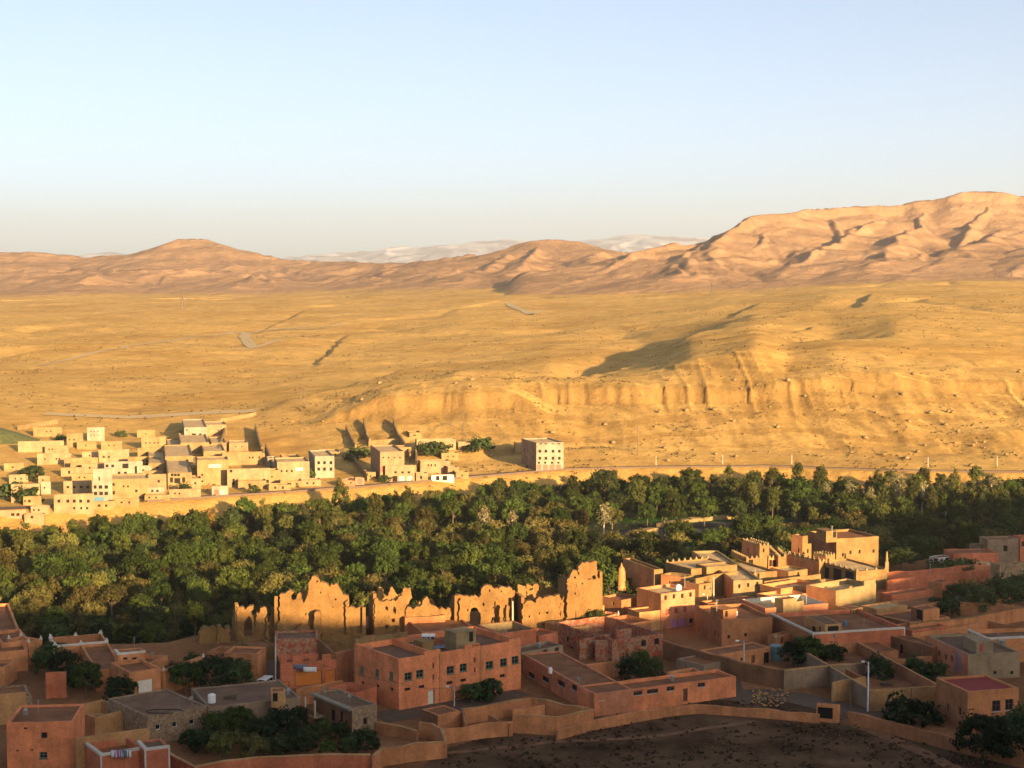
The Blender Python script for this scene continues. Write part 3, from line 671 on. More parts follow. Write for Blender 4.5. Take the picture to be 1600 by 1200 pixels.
b = MB(); b.box(O+u*6.3+v*.35+up*zr, u*.25, v*(big['D']-.7), up*1.0); b.build('parapet', mt('pink'), big['root'])
b = MB(); b.box(O+u*(big['W']*.55)+v*(big['D']*.55)+up*zr, u*.25, v*(big['D']*.4), up*1.0); b.build('parapet', mt('pink'), big['root'])
b = MB(); b.box(O+v*(big['D']-.36)+up*(zt-.1), u*(big['W']*.42), v*.36, up*.75); b.build('parapet', mt('mud'), big['root'])
def solar(loc, lab):
    r = empty('solar_water_heater', loc, lab, 'solar heater'); L = Vector(loc); m = MB()
    m.face(L+Vector((-.9,-.9,.25)), L+Vector((.9,-.9,.25)), L+Vector((.9,.7,1.5)), L+Vector((-.9,.7,1.5))); m.box(L+Vector((-.95,-.95,.2)), (1.9,0,0), (0,.08,0), (0,0,.1)); m.build('collector', mt('panel'), r)
    for sx in (-.3, .3):
        s_ = MB(); s_.box(L+Vector((sx-.05,-.93,.29)), (.1,0,0), (0,1.66,1.3), (0,-.02,.04)); s_.build('rail', mt('wt'), r)
    m = MB(); m.tube([L+Vector((-1.0,.85,1.65)), L+Vector((1.0,.85,1.65))], .3, 10); m.build('tank', mt('wt'), r, smooth=False)
    for sx in (-.8, .8):
        m = MB(); m.tube([L+Vector((sx,.8,0)), L+Vector((sx,.8,1.5))], .05, 5); m.build('leg', mt('metal'), r)
q = P(669,1012,zr); solar((q.x, q.y, zr), 'solar water heater with dark panels and white tank on the large pink roof')
def tarp(pa, z, lab, mat, w_, d_, rot):
    n = 12; V = []; 
    for i in range(n+1):
        for j in range(n+1):
            a, c = (i/n-.5)*w_, (j/n-.5)*d_; zz = .25+.16*mnoise.noise(Vector((a*.9, c*.9, rot)))-.5*max(0, abs(j/n-.5)-.36)
            V.append((pa.x+a*math.cos(rot)-c*math.sin(rot), pa.y+a*math.sin(rot)+c*math.cos(rot), z+max(.03, zz)))
    o = np_mesh('tarpaulin', np.array(V), grid_faces(n+1, n+1), mt(mat)); s = o.modifiers.new('s', 'SOLIDIFY'); s.thickness = .04; tag(o, lab, 'tarpaulin')
tarp(P(697,1012,zr), zr, 'grey blue sheet spread across the large pink roof', 'bluegrey', 4.6, 2.2, R(30)); tarp(P(714,1015,zr+.3), zr, 'crumpled dark blue tarpaulin heaped on the parapet of the large pink roof', 'darkblue', 1.6, .9, R(30))

house('school_block', 'long low pink block with four banks of windows and one door beside the bare field', (929,1085), (1150,1057), 900, 3.1, mat='pink', par=.45, dep=5.2, cat='school',
  wins=multi([(945,1090),(969,1087),(995,1083),(1020,1080)], 1.9, .62, 'w')+multi([(1048,1076),(1096,1070)], 1.3, .62, 'w')+[(1071,1086,.75,1.9,'D')])
house('school_wing', 'low pink wing with flat roof and dark window band beside the large pink house', (928,1084.4), (990,1078), 817, 3.15, mat='rose', par=.2, roofm='roof', cat='school',
  wins=multi([(830,1055),(852,1061),(877,1068),(899,1075)], 2.6, .8, 'w'))
wallrun('courtyard_wall', 'tan courtyard wall behind the school yard trees', [(905,1041),(958,1033),(1000,1028)], 2.4, 'orange')
wallrun('courtyard_wall', 'low orange wall closing the school yard at its far corner', [(1042,1050),(1082,1043),(1108,1057)], 2.2, 'orange')
house('cement_house', 'small grey house with flat cement roof between the large pink house and the brick shell', (815,1020), (880,1008), 790, 3.2, mat='conc', roofm='roofg', par=.35, wins=multi([(852,1019),(870,1015)], .9, .9, 'w'), inner='grey')
house('brick_shell', 'roofless unfinished house of red brick and stone with five gaping windows', (956,1001), (1036,990), 868, 3.6, mat='brick', matL='brick', par=2.6, roofm='roofg', inner='brick', cat='unfinished house',
  wins=multi([(967,1012),(986,1009),(1006,1005),(1026,1002)], .95, 1.0, 'o')+[(1026,1024,1.7,1.4,'Q')]+multi([(943,1006),(921,1004),(886,998)], .8, .8, 'o')+[(935,1030,.9,1.3,'o'),(893,1018,1.0,1.6,'o')], amp=.16)
for i, (pa, pb) in enumerate((((905,1000),(985,985)), ((930,1001),(1000,1003)), ((960,999),(915,985)))):
    wallrun('partition_wall', ['ragged brick partition inside the roofless brick house, furthest in', 'brick partition inside the roofless brick house, by its street corner', 'short cross wall inside the roofless brick house'][i], [pa, pb], 3.3, 'brick', th=.25)
wallrun('stub_wall', 'small lit patch of raised brickwork on the rim of the unfinished house', [(962,985),(986,981)], 4.3, 'brick')
house('open_top_house', 'unroofed grey house with a cream inner wall below the ruins', (781,990), (838,983), 745, 5.0, mat='red', matL='grey', inner='cream', par=2.2, roofm='roofg', step=2.5)
house('red_low_house', 'plain red house tucked behind the cement house', (842,994), (872,988), 812, 3.6, mat='red', par=.4)
house('tall_brown_house', 'brown two storey house with slit windows and a rooftop stair room', (1128,969), (1207,964.5), 1088, 4.5, mat='brown', par=.5, matL='brown',
  wins=multi([(1139,995),(1165,992)], .5, .6, 'o')+multi([(1092,984),(1106,987),(1117,990),(1123,993)], .45, .9, 's')+multi([(1092,1004),(1104,1007),(1115,1008),(1123,1010)], .7, .6, 's'),
  rooms=[((1130,953.5),(1151,951),1114,1.9,'brown',[(1135,958,.5,1.2,'o')])])
c = house('cream_terrace_house', 'cream house under a wide pink upper storey with white parapet inside', (1207,966.5), (1306,959), 1150, 3.1, mat='cream', par=.4, wins=multi([(1224,972)],1.0,.95,'o')+multi([(1253,971)],.9,.95,'R')+multi([(1268,968),(1299,966)], 1.0, .9, 'o'), matL='brown')
A2, u2, v2, W2, D2 = place((1196,950.5), (1294,942.5), 1160, 4.75); solid(c['root'], A2, u2, v2, W2, D2, 2.7, 4.75, 'rose', .95, [], False, 'roofl', pname='upper_storey', rname='roof', inner='white')
house('roof_kiosk', 'small cream box room on the white terrace above the cream house', (1224,937), (1245,934), 1212, 2.2, zg=4.2, mat='cream', par=.12, th=.2, dep=2.2, base=3.8, cat='roof room')
house('roof_kiosk', 'lower bright box at the far rim of the white terrace', (1240,941), (1256,938), 1238, 1.4, zg=4.2, mat='cream', par=.12, th=.2, dep=1.5, base=3.8, cat='roof room')
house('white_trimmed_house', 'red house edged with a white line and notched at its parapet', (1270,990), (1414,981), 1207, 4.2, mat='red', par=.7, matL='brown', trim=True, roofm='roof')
house('roof_pavilion', 'open roof pavilion with grey slab standing on the white lined red house', (1289,976), (1315,974.5), 1262, 2.0, zg=3.5, mat='tan', par=.1, th=.2, base=3.3, roofm='roofg', wins=[(1302,983,2.0,1.0,'o'),(1271,983,1.5,1.0,'o'),(1281,984,.8,1.0,'o')], cat='roof room')
wallrun('street_wall', 'long grey brown boundary wall with one dark doorway along the lane', [(1037,1001),(1095,1018),(1160,1034),(1223,1046.5)], 3.0, 'dark', coping='brown', th=.4)
wallrun('street_wall', 'same height wall edged pale, running from the lane corner towards the white lamp', [(1224,1047),(1290,1041),(1352,1035)], 3.0, 'grey', coping='tan', th=.4)
house('yard_room', 'low orange room with two doors inside the grey walled yard', (1120,1024), (1204,1011), 1090, 2.6, mat='orange', par=.2, wins=[(1177,1030,.8,1.3,'D'),(1159,1030,.5,.5,'o'),(1198,1028,1.2,1.8,'o')], dep=4.5)
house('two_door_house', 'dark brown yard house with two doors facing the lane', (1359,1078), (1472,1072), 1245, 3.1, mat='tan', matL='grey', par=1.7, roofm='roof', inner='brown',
  wins=[(1251,1069,1.6,2.3,'D'),(1277,1080,.9,2.0,'D')])
wallrun('cross_wall', 'pale beam wall dividing the yard of the two door house', [(1300,1066),(1352,1058)], 2.9, 'tan', th=.3)
wallrun('cross_wall', 'second dividing wall in the yard of the two door house, next to the white lamp', [(1322,1046),(1352,1057)], 2.6, 'brown', th=.3)
wallrun('yard_wall', 'earth wall in front of the dark trees beside the concrete house', [(1395,1031),(1455,1024)], 2.2, 'brown')
house('red_roofed_house', 'brown house with dark red roof and arched windows', (1512,1081), (1592,1075), 1472, 5.6, mat='orange', matL='brown', par=.3, roofm='roofr', wins=multi([(1481,1105),(1500,1111)], .55, 1.0, 's')+multi([(1557,1103),(1577,1101)], 1.25, 1.5, 'w'), cat='house')
house('concrete_house', 'bare grey concrete house with red rooftop door and blue sheet on its flank', (1513,1023), (1594,1019), 1456, 4.0, mat='conc', matL='rose', par=.35, roofm='roofg',
  wins=multi([(1555,1051),(1581,1051)], .5, .5, 'o')+multi([(1467,1021),(1478,1027),(1487,1029)], .7, .9, 's'), rooms=[((1526,1003),(1552,1002),1513,1.9,'conc',[(1533,1012,.55,1.1,'R')])])
b = MB(); 
house('white_rimmed_house', 'bright orange house with a white rim behind the concrete house', (1542,998), (1660,993), 1520, 4.0, mat='orange', trim='top', roofm='roofg')
house('shed', 'low dark shed below the white lined red house', (1375,1019), (1404,1017), 1330, 2.2, mat='brown', matL='dark', par=.1, cat='shed')
house('long_shed', 'long dark shed with a pale roof beside the concrete house', (1456,1011), (1476,1008), 1387, 3.0, mat='brown', matL='dark', par=.15, cat='shed', wins=[(1408,1014,.8,1.5,'o')])
# lower edge of the village
house('corner_house', 'pink house with green shutter standing at the bottom corner beside the red one', (10,1130), (115,1127), -18, 6.6, mat='pink', par=.25, roofm='roof', dep=8.5, wins=[(40,1138,.5,.22,'s'),(69,1149,.75,.75,'w'),(68,1180,.95,.8,'g'),(27,1173,.35,.2,'s'),(50,1172,.35,.2,'s')])
rt = house('red_house', 'red house with white painted rims and washing on its roof', (157,1180), (225,1169), 122, 4.5, mat='red', trim=True, par=.9, roofm='roof')
house('red_tower_house', 'narrow red house with white rims joined to the one with washing', (226,1171.5), (265,1166.5), 205, 5.0, mat='red', trim=True, par=.15, roofm='roofg')
wallrun('terrace_wall', 'plain tan wall behind the roof with washing', [(118,1153),(160,1147),(233,1138)], 5.3, 'tan')
st = house('stone_house', 'grey stone house with four small square windows and a looped pipe on its roof', (230,1120), (324,1103), 204, 3.9, mat='stone', par=.15, roofm='roofg', dep=12, wins=multi([(247,1136),(273,1132),(300,1128)], .75, .75, 'W')+[(318,1116,.25,.25,'s')])
house('shaded_house', 'grey house front half hidden by tall trees beside the stone house', (326,1105), (470,1090), 318, 3.9, mat='grey', par=.15, roofm='roofg', dep=11, wins=[(337,1128,.9,1.2,'o')])
sb = house('balcony_house', 'stone house with a balcony and white vents on its roof edge', (550,1107), (589,1100), 486, 4.0, mat='stone', matL='dark', par=.2, roofm='roofg', wins=[(571,1127,.65,.95,'w'),(540,1129,.6,.9,'o'),(520,1118,1.2,1.6,'o'),(533,1120,.8,1.5,'o')])
A, u, v, D, zt = sb['A'], sb['u'], sb['v'], sb['D'], sb['zt']; O = Vector((A.x, A.y, 0))
b = MB(); b.box(O+v*(D-3.0)-u*1.6+up*1.2, u*1.6, v*3.2, up*.25); bl = b.build('balcony', mt('conc'), sb['root'])
for k in (0, 1):
    b = MB(); b.box(O+v*(D-2.9+k*2.7)-u*1.5+up*1.45, u*.2, v*.2, up*2.2); b.build('post', mt('pole'), bl)
b = MB(); b.box(O+v*(D-2.7)-u*1.45+up*1.45, u*.1, v*2.5, up*.75); b.build('railing', mt('dark'), bl)
b = MB(); b.box(O+v*(-.1)-u*.5+up*(zt-.28), u*.5, v*(D+.2), up*.3); b.build('eaves', mt('lgrey'), sb['root'])
house('stair_hut', 'little tan stair hut with a dark doorway on the shaded grey roof', (424,1081), (446,1080), 418, 2.2, zg=3.7, mat='tan', par=.1, th=.2, dep=2.2, base=3.5, wins=[(430,1088,.65,1.5,'o')], cat='stair hut')
house('roofless_room', 'roofless earth room with three window holes', (148,1121), (206,1108), 92, 3.0, mat='tan', matL='brown', inner='tan', par=2.4, wins=[], roofm='roof', amp=.12)
house('block_stump', 'squat tan block in front of the roofless earth room', (148,1124), (168,1121), 131, 2.6, mat='tan', par=.1, dep=2.5, cat='outbuilding')
house('outhouse', 'grey cement outhouse beside the stone house', (190,1117), (212,1113), 178, 2.6, mat='conc', par=.1, roofm='roofg', wins=[(182,1121,.5,.6,'o')], cat='outbuilding')
house('rough_stone_house', 'crumbling stone terrace house behind the bottom corner house', (-20,1094), (50,1087), -40, 3.4, mat='stone', par=.3, amp=.2)
wallrun('crumbled_wall', 'broken upper wall on the crumbling stone terrace', [(-10,1087),(40,1080)], 4.2, 'tan')
house('orange_house', 'low orange house at the lane bend, lowest of its row', (8,1043), (26,1031), -60, 2.9, mat='orange', par=.5)
house('orange_house', 'orange house in the middle of the stepped row at the orchard edge', (-20,1020), (43,1015), -60, 3.3, mat='orange', par=.5)
house('orange_house', 'topmost orange house of the stepped row, joined to the white tipped one', (2,1005), (46,1001), -20, 3.6, mat='orange', par=.5)
house('horned_house', 'small orange house with white horned corners', (45,1004), (66,999), 33, 3.6, mat='orange', horns=4, par=.7, dep=5)
house('horned_long_house', 'long orange house with white horns and a shaded inner wall', (84,1010), (169,1003), 68, 3.4, mat='orange', inner='brown', par=2.2, horns=4, merl=(3.6, 'white'), trim=True, wins=[(135,1011,.7,.6,'w')])
house('gate_house', 'orange house with tall white door recess between dark trees', (202,1051), (251,1044), 165, 4.3, mat='orange', matL='orange', par=.5, wins=[(227,1078,2.3,3.0,'T'),(217,1082,.6,1.8,'o')])
house('roof_box', 'orange roof room with two square windows and pale cornice', (184,1022), (227,1018), 181, 2.6, zg=2.5, mat='orange', par=.1, trim='top', dep=3, wins=multi([(196,1029),(210,1029)], .7, .4, 'w'), base=0, cat='roof room')
house('dome_wall_house', 'orange house with curved parapets behind the gate house', (226,1040), (262,1024), 176, 3.2, mat='orange', par=.7)
house('long_orange_house', 'long orange house with a white corner beside the big dark trees', (256,1049), (320,1027), 240, 3.6, mat='orange', par=.4, horns=2)
wallrun('garden_wall', 'pink garden wall end with a white cap among dark trees', [(72,1052),(80,1050),(104,1050)], 3.8, 'red')
house('lane_house', 'windowless brown house at the dark lane beside the red crenellated house', (402,1022), (416,1011), 345, 5.0, mat='orange', matL='brown', par=.25)
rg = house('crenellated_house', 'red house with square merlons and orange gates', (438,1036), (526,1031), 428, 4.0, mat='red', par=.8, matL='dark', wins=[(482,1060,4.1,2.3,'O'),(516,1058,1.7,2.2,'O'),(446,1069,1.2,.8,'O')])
A, u, v, zt = rg['A'], rg['u'], rg['v'], rg['zt']
for f0, f1 in ((.02,.11),(.22,.40),(.50,.64),(.74,.9)):
    b = MB(); b.box(Vector((A.x, A.y, zt-.05))+u*(rg['W']*f0)+v*.02, u*(rg['W']*(f1-f0)), v*.32, up*.95); b.build('merlon', mt('red'), rg['root'])
house('brick_shed', 'sunlit brick building with a sloping dark roof above the red crenellated house', (430,999), (497,997), 420, 6.3, mat='brick', par=.3, roofm='roofg', dep=6)
wallrun('gable_wall', 'dark earth wall stepping down beside the brick building', [(497,998),(520,1020)], 6.0, 'dark', zs=[0.2,-1.0])
house('brown_house', 'narrow brown house squeezed beside the large pink house', (527,1022), (552,1015), 518, 4.8, mat='brown', par=.3, roofm='roofg')
house('hut', 'small dark mud hut below the tallest ruin', (568,996), (588,993), 562, 3.2, mat='brown', par=.3, wins=[(577,1002,1.2,1.2,'o')], cat='hut')
wallrun('yard_wall', 'orange wall with a lit top between the orange gates and the grey roofs', [(462,1078),(500,1070),(534,1062)], 2.4, 'orange')
house('pink_annex', 'bright pink roofless annex next to the large pink house', (556,1084), (589,1073), 506, 2.9, mat='red', par=2.2, inner='red', step=3)
# ------------------------------------------------------------------ the ruined kasbahs
def ruin(name, label, basepx, z, front, holes, ang=14, th=1.25, seed=1, back=(), cat='ruin', mat='ruin'):
    """basepx: photo pixel of a foot of the front wall on the ground plane z; front: outline; back: further walls (offset, turn, outline)"""
    A = P(basepx[0], basepx[1], z); root = empty(name, A, label, cat, 'ruined kasbah walls'); u = Vector((math.cos(R(ang)), math.sin(R(ang)), 0))
    jag_panel(root, A, A+u, th, front, holes, mat, seed)
    rr = random.Random(seed*7+1); xs = [p[0] for p in front]; x0, x1 = min(xs), max(xs); yb = max(p[1] for p in front)
    def topy(x):
        ys = [a[1]+(b[1]-a[1])*(x-a[0])/(b[0]-a[0]) for a, b in zip(front, front[1:]+front[:1]) if (a[0] > x) != (b[0] > x)]
        return min(ys) if ys else yb
    n = max(1, int((x1-x0)/30)); fw = Vector((u.y, -u.x, 0))
    for k in range(n):                                   # stubs of cross walls and slumped masses standing proud of the wall
        xa = x0+(x1-x0)*(k+rr.uniform(.15, .6))/n; xb = xa+rr.uniform(3, 9); hx = [p for h in holes for p in h]
        if xb > x1-2 or any(xa-4 < p[0] < xb+4 for p in hx): continue
        t0 = topy(xa)+rr.uniform(6, 22); t1 = topy(xb)+rr.uniform(8, 28)
        if min(t0, t1) > yb-14: continue
        q = A+fw*rr.uniform(.5, 1.1); jag_panel(root, q, q+u, 1.1, [(xa, yb), (xa+.5, t0), ((xa+xb)/2, min(t0, t1)-rr.uniform(-1, 3)), (xb-.4, t1), (xb+rr.uniform(0, 1.5), yb)], [], mat, seed*31+k, name='wall_stub')
    for k, (off, turn, ol, hl) in enumerate(back):
        v = Vector((math.cos(R(ang+turn)), math.sin(R(ang+turn)), 0)); q = A+Vector((-u.y, u.x, 0))*off[1]+u*off[0]
        jag_panel(root, q, q+v, th*.8, ol, hl, mat, seed+20+k)
    return root
def side(root, px, py, z, L, hts, seed, ang=104, th=.7):
    """a wall running away from the viewer, from the foot pixel; hts: heights along it"""
    A = P(px, py, z); d = Vector((math.cos(R(ang)), math.sin(R(ang)), 0)); n = Vector((-d.y, d.x, 0))*th/2; rnd = random.Random(seed); mb = MB(); N = int(L/.6); top = []
    for i in range(N+1):
        t = i/N; h = float(np.interp(t, np.linspace(0, 1, len(hts)), hts))+rnd.uniform(-.25, .25); top.append((A+d*(L*t), h))
    for (a, ha), (b, hb) in zip(top, top[1:]):
        for s in (-1, 1):
            q = [a+n*s-Vector((0,0,1.5)), b+n*s-Vector((0,0,1.5)), b+n*s*.8+Vector((0,0,hb)), a+n*s*.8+Vector((0,0,ha))]; mb.face(*(q if s < 0 else q[::-1]))
        mb.face(a-n*.8+Vector((0,0,ha)), b-n*.8+Vector((0,0,hb)), b+n*.8+Vector((0,0,hb)), a+n*.8+Vector((0,0,ha)))
    for (a, ha), s in ((top[0], 1), (top[-1], -1)):
        q = [a+n*s-Vector((0,0,1.5)), a-n*s-Vector((0,0,1.5)), a-n*s*.8+Vector((0,0,ha)), a+n*s*.8+Vector((0,0,ha))]; mb.face(*q)
    mb.build('side_wall', mt('ruin'), root)
def rect(x0, y0, x1, y1): return [(x0, y1), (x1, y1), (x1, y0), (x0, y0)]
# low broken wall at the orchard
ruin('ruined_wall_stump', 'low broken mud wall at the orchard edge, first of the ruins', (335,1010), -.5, [(311,1012),(311,985),(316,982),(322,979),(326,981),(333,978),(345,976),(349,982),(358,978),(360,1012)], [], ang=20, seed=3)
# the arched remnant
r = ruin('ruined_house', 'ruin with an arch hole and free standing wall fins beside the tallest gable', (400,1004), -.3,
  [(371,1008),(370,948),(380,948),(390,947),(397,946),(396,952),(392,955),(394,962),(396,968),(397,990),(398,995),(399,975),(401,958),(405,957),(407,950),(412,948),(416,951),(417,958),(418,972),(421,974),(423,968),(424,950),(428,947),(430,952),(428,975),(427,1008)],
  [[(381,994),(381,974),(384,964),(389,962),(393,966),(394,976),(394,994)]], ang=8, seed=4)
side(r, 371, 1004, -.3, 9, [6.6,6.2,3.5,2.0], 41); side(r, 428, 1004, -.3, 8, [6.0,4.5,3.0], 42, 100)
jag_panel(r, P(372,986,-.3), P(420,984,-.3), .7, [(372,992),(372,962),(380,957),(388,966),(398,960),(406,968),(418,962),(424,968),(424,992)], [], 'ruin', 43)
# tallest gable
r = ruin('ruined_kasbah', 'tallest ruined gable with a pointed peak and a dark slit', (500,1006), -.2,
  [(432,1010),(433,975),(437,968),(436,950),(437,930),(438,928),(446,925),(453,922),(459,924),(456,930),(455,938),(462,936),(465,928),(470,924),(471,934),(479,933),(481,927),(482,910),(486,906),(488,901),(492,900),(497,903),(503,910),(509,911),(515,914),(522,914),(525,912),(530,918),(536,924),(540,926),(545,931),(546,948),(556,951),(562,948),(568,948),(569,972),(569,1010)],
  [rect(500,920,502,926), rect(494,906,497,909), rect(477,955,479,958), rect(523,934,526,938), rect(443,983,446,988), rect(519,946,521,948)], ang=6, seed=5)
side(r, 432, 1006, -.2, 10, [8.2,7.2,4.0,2.5], 44, 98); side(r, 569, 1006, -.2, 11, [6.4,5.2,4.0,2.0], 45, 100)
jag_panel(r, P(440,984,0), P(560,980,0), .8, [(440,990),(440,935),(452,930),(458,938),(470,921),(478,926),(480,912),(486,905),(500,915),(520,925),(540,940),(560,955),(566,990)], [], 'ruin', 46)
b = MB(); 
jag_panel(r, P(462,1010,-.2), P(500,1010,-.2), 2.2, [(463,1014),(464,980),(470,976),(482,978),(486,985),(486,1014)], [], 'ruin', 47)
jag_panel(r, P(492,1011,-.2), P(530,1011,-.2), 1.6, [(489,1015),(491,965),(493,954),(498,952),(500,960),(501,980),(503,1015)], [], 'ruin', 48)
jag_panel(r, P(503,1009,-.2), P(568,1009,-.2), 1.0, [(503,1013),(503,990),(520,992),(540,988),(568,990),(568,1013)], [], 'ruin', 49)
# twin windowed ruin
r = ruin('ruined_kasbah', 'hollow ruin with two tall window holes and a rounded broken turret', (610,1000), 0,
  [(585,1006),(585,944),(586,936),(590,934),(592,938),(611,938),(618,936),(628,931),(629,920),(632,917),(637,920),(641,918),(643,925),(644,934),(640,940),(636,946),(633,951),(632,958),(631,1006)],
  [[(602,952),(602,947),(604,945),(606,948),(606,954)], [(614,955),(615,948),(617,946),(619,949),(618,956)], rect(612,965,617,971), rect(602,976,607,982)], ang=10, seed=6)
side(r, 586, 1000, 0, 9, [8.0,7.6,6.0,4.5], 50, 100)
jag_panel(r, P(588,976,.4), P(628,973,.4), .7, [(590,985),(590,920),(591,918),(598,919),(599,926),(605,932),(610,919),(612,916),(617,921),(620,928),(628,930),(630,985)], [], 'ruin', 51)
# middle shell
r = ruin('ruined_house', 'jagged low ruin wall behind the plain brown front, between two taller ruins', (670,998), 0,
  [(633,1002),(633,955),(637,949),(642,948),(646,952),(650,948),(656,945),(663,935),(667,932),(671,936),(673,944),(680,947),(687,950),(693,951),(697,953),(700,950),(704,951),(704,1002)], [rect(652,973,655,976)], ang=12, seed=7)
jag_panel(r, P(640,980,.2), P(700,976,.2), .7, [(638,985),(640,944),(648,950),(655,938),(660,944),(676,936),(680,948),(700,956),(705,985)], [], 'ruin', 52)
house('plain_front', 'plain brown rectangular front with one lit panel below the jagged ruin', (633,965), (696,962), 625, 4.2, mat='brown', par=.4, wins=[(640,974,.3,.4,'s'),(654,976,.4,.5,'s')], amp=.1)
# arched gap ruin
r = ruin('ruined_kasbah', 'ruin with a high doorway gap, next to the pale pole', (740,996), 0,
  [(712,1000),(712,936),(713,930),(718,929),(724,931),(733,933),(740,932),(746,929),(752,926),(752,917),(757,915),(762,913),(768,914),(773,919),(778,918),(779,921),(786,915),(795,915),(800,920),(803,925),(802,932),(776,935),(772,944),(770,956),(773,962),(768,966),(767,972),(768,1000)],
  [[(735,1000-4),(734,962),(736,951),(741,949),(749,951),(751,953),(751,996)], rect(754,942,757,947), rect(730,951,732,955), rect(782,922,784,925), rect(764,921,766,925)], ang=10, seed=8)
side(r, 713, 998, 0, 9, [7.4,6.8,5.0,3.0], 53, 100); side(r, 802, 986, .3, 7, [7.0,6.0,4.5], 54, 100)
jag_panel(r, P(770,985,.3), P(800,984,.3), .7, [(769,990),(772,936),(800,932),(802,990)], [], 'ruin', 55)
jag_panel(r, P(788,994,0), P(798,993,0), .6, [(788,1000),(789,952),(792,946),(796,947),(797,1000)], [], 'ruin', 56)
# pale plastered house in the ruins
r = ruin('mud_house', 'pale mud plastered house with few small holes, among the ruins below the tower', (840,994), 0,
  [(816,1000),(816,941),(820,939),(830,938),(837,939),(841,934),(848,932),(857,932),(870,930),(875,928),(876,1000)], [rect(826,962,828,965), rect(842,956,844,959), rect(853,956,857,959), rect(848,973,850,975), rect(868,972,870,974)], ang=14, seed=9)
side(r, 817, 994, 0, 8, [7.0,6.6,6.4], 57, 102)
jag_panel(r, P(820,972,.6), P(890,966,.6), .7, [(825,985),(823,912),(828,912),(832,916),(838,912),(846,914),(849,910),(855,916),(862,918),(864,914),(869,920),(878,917),(884,921),(888,985)], [rect(827,918,833,921), rect(846,919,852,921), rect(862,922,870,924)], 'ruin', 58)
jag_panel(r, P(809,980,.4), P(822,979,.4), .7, [(808,985),(809,913),(819,912),(822,916),(822,985)], [], 'ruin', 59)
# the tower
r = ruin('ruined_tower', 'ruined square tower, highest of the ruins, with stepped shoulders', (905,990), 0,
  [(876,994),(876,935),(885,930),(886,905),(890,902),(894,893),(896,891),(904,890),(904,879),(903,877),(910,878),(920,879),(928,877),(932,876),(933,890),(934,903),(938,904),(939,925),(939,994)],
  [rect(897,901,900,904), rect(900,911,902,913), rect(898,926,900,929), [(926,904),(925,900),(929,898),(931,901),(931,905)], rect(909,911,911,913), rect(918,903,924,904.5)], ang=14, seed=10)
side(r, 939, 986, 0, 5, [10.6,10.2,9.5], 60, 104, .6); side(r, 886, 986, 0, 5, [9.3,9.0,8.5], 61, 104, .6)
house('ruin_annex', 'dark roofless mud room at the foot of the ruined tower', (900,955), (930,948), 880, 4.0, mat='dark', par=1.0, roofm='roof', amp=.15, wins=[(898,963,1,1.2,'o')])
house('ruin_annex', 'lower brown mud room beside the foot of the ruined tower, nearer the lane', (913,951), (944,946), 905, 3.4, mat='tan', par=.7, amp=.15)

# ------------------------------------------------------------------ upper village: kasbah quarter, its orange and brown left faces coloured for shade
house('mud_hut', 'brown mud house with slanted wall beside the three storey pink shop house', (971,938), (1004,932), 941, 4.0, mat='brown', par=.4, wins=[(958,943,.5,.6,'o')])
house('mud_hut', 'low tan roof between the brown mud house and the pink shop house', (985,950), (1012,945), 962, 2.8, mat='brown', par=.3)
j = house('shop_house', 'three storey pink house with pink cloth hung at the shop doors', (1033,928), (1086,921), 1016, 6.3, mat='rose', matL='brown', par=.5, roofm='roofl', wins=multi([(1040,934),(1053,932),(1066,931),(1079,929)], .6, .8, 'o')+multi([(1043,956),(1056,954),(1070,952)], .85, 1.0, 'R')+[(1054,975,1.5,1.5,'V'),(1067,973,1.5,1.5,'V'),(1080,970,.8,.9,'o')], dep=7)
house('shop_annex', 'tan box house joined to the side of the pink shop house', (999,957), (1034,953), 983, 3.4, mat='tan', par=.2)
house('three_window_house', 'sunlit house wall with three small windows over dark side wall', (1146,907), (1191,906), 1083, 4.2, mat='cream', matL='orange', par=.5, roofm='roofl', wins=multi([(1155,916),(1169,914),(1183,912)], .45, .75, 's')+[(1127,912,.7,.6,'w'),(1101,908,.5,.5,'w')])
house('flat_roofed_house', 'brown flat roofed house in front of the three window wall', (1106,943), (1180,934), 1096, 3.2, mat='brown', par=.3)
house('courtyard_house', 'house with long bright rear parapet below the merlon wall', (1220,920), (1278,911), 1191, 3.6, mat='orange', matL='brown', par=.8, roofm='roofl')
house('low_courtyard', 'low lit wall house behind the three window wall', (1178,895), (1214,892), 1120, 3.2, mat='mud', par=.4, roofm='roofl', wins=[(1185,899,.5,1.0,'s')])
house('scalloped_house', 'bright house with scalloped parapet facing the sun', (1306,923), (1369,912), 1264, 4.6, mat='cream', matL='orange', par=1.0, bumps=[(.70,.98,.9),(.33,.4,.35)], roofm='roofl')
house('kasbah_compound', 'long kasbah with sunlit corner buttress and four slit windows in its shaded side', (1022,890), (1036,889), 975, 4.4, mat='mud', matL='orange', par=.5, roofm='roofl', wins=multi([(985,904),(992,905),(1000,906),(1012,908)], .35, 1.0, 's'))
house('kasbah_compound', 'second buttressed block of the long kasbah, stepping down beside the first', (1069,902), (1084,898), 1035, 3.8, mat='mud', matL='orange', par=.5, roofm='roofl', wins=[(1046,911,.4,.9,'s')])
house('kasbah_terrace', 'broad pale terrace with a merlon row along its far side', (1080,889), (1148,882), 1024, 4.6, mat='mud', par=.3, roofm='roofl', merl=(1.5,'cream','B'), dep=9)
house('kasbah_terrace', 'narrow upper terrace parapet catching the sun beside the merlon gate', (1104,886), (1152,882), 1090, 5.0, mat='mud', par=.3, roofm='roofl')
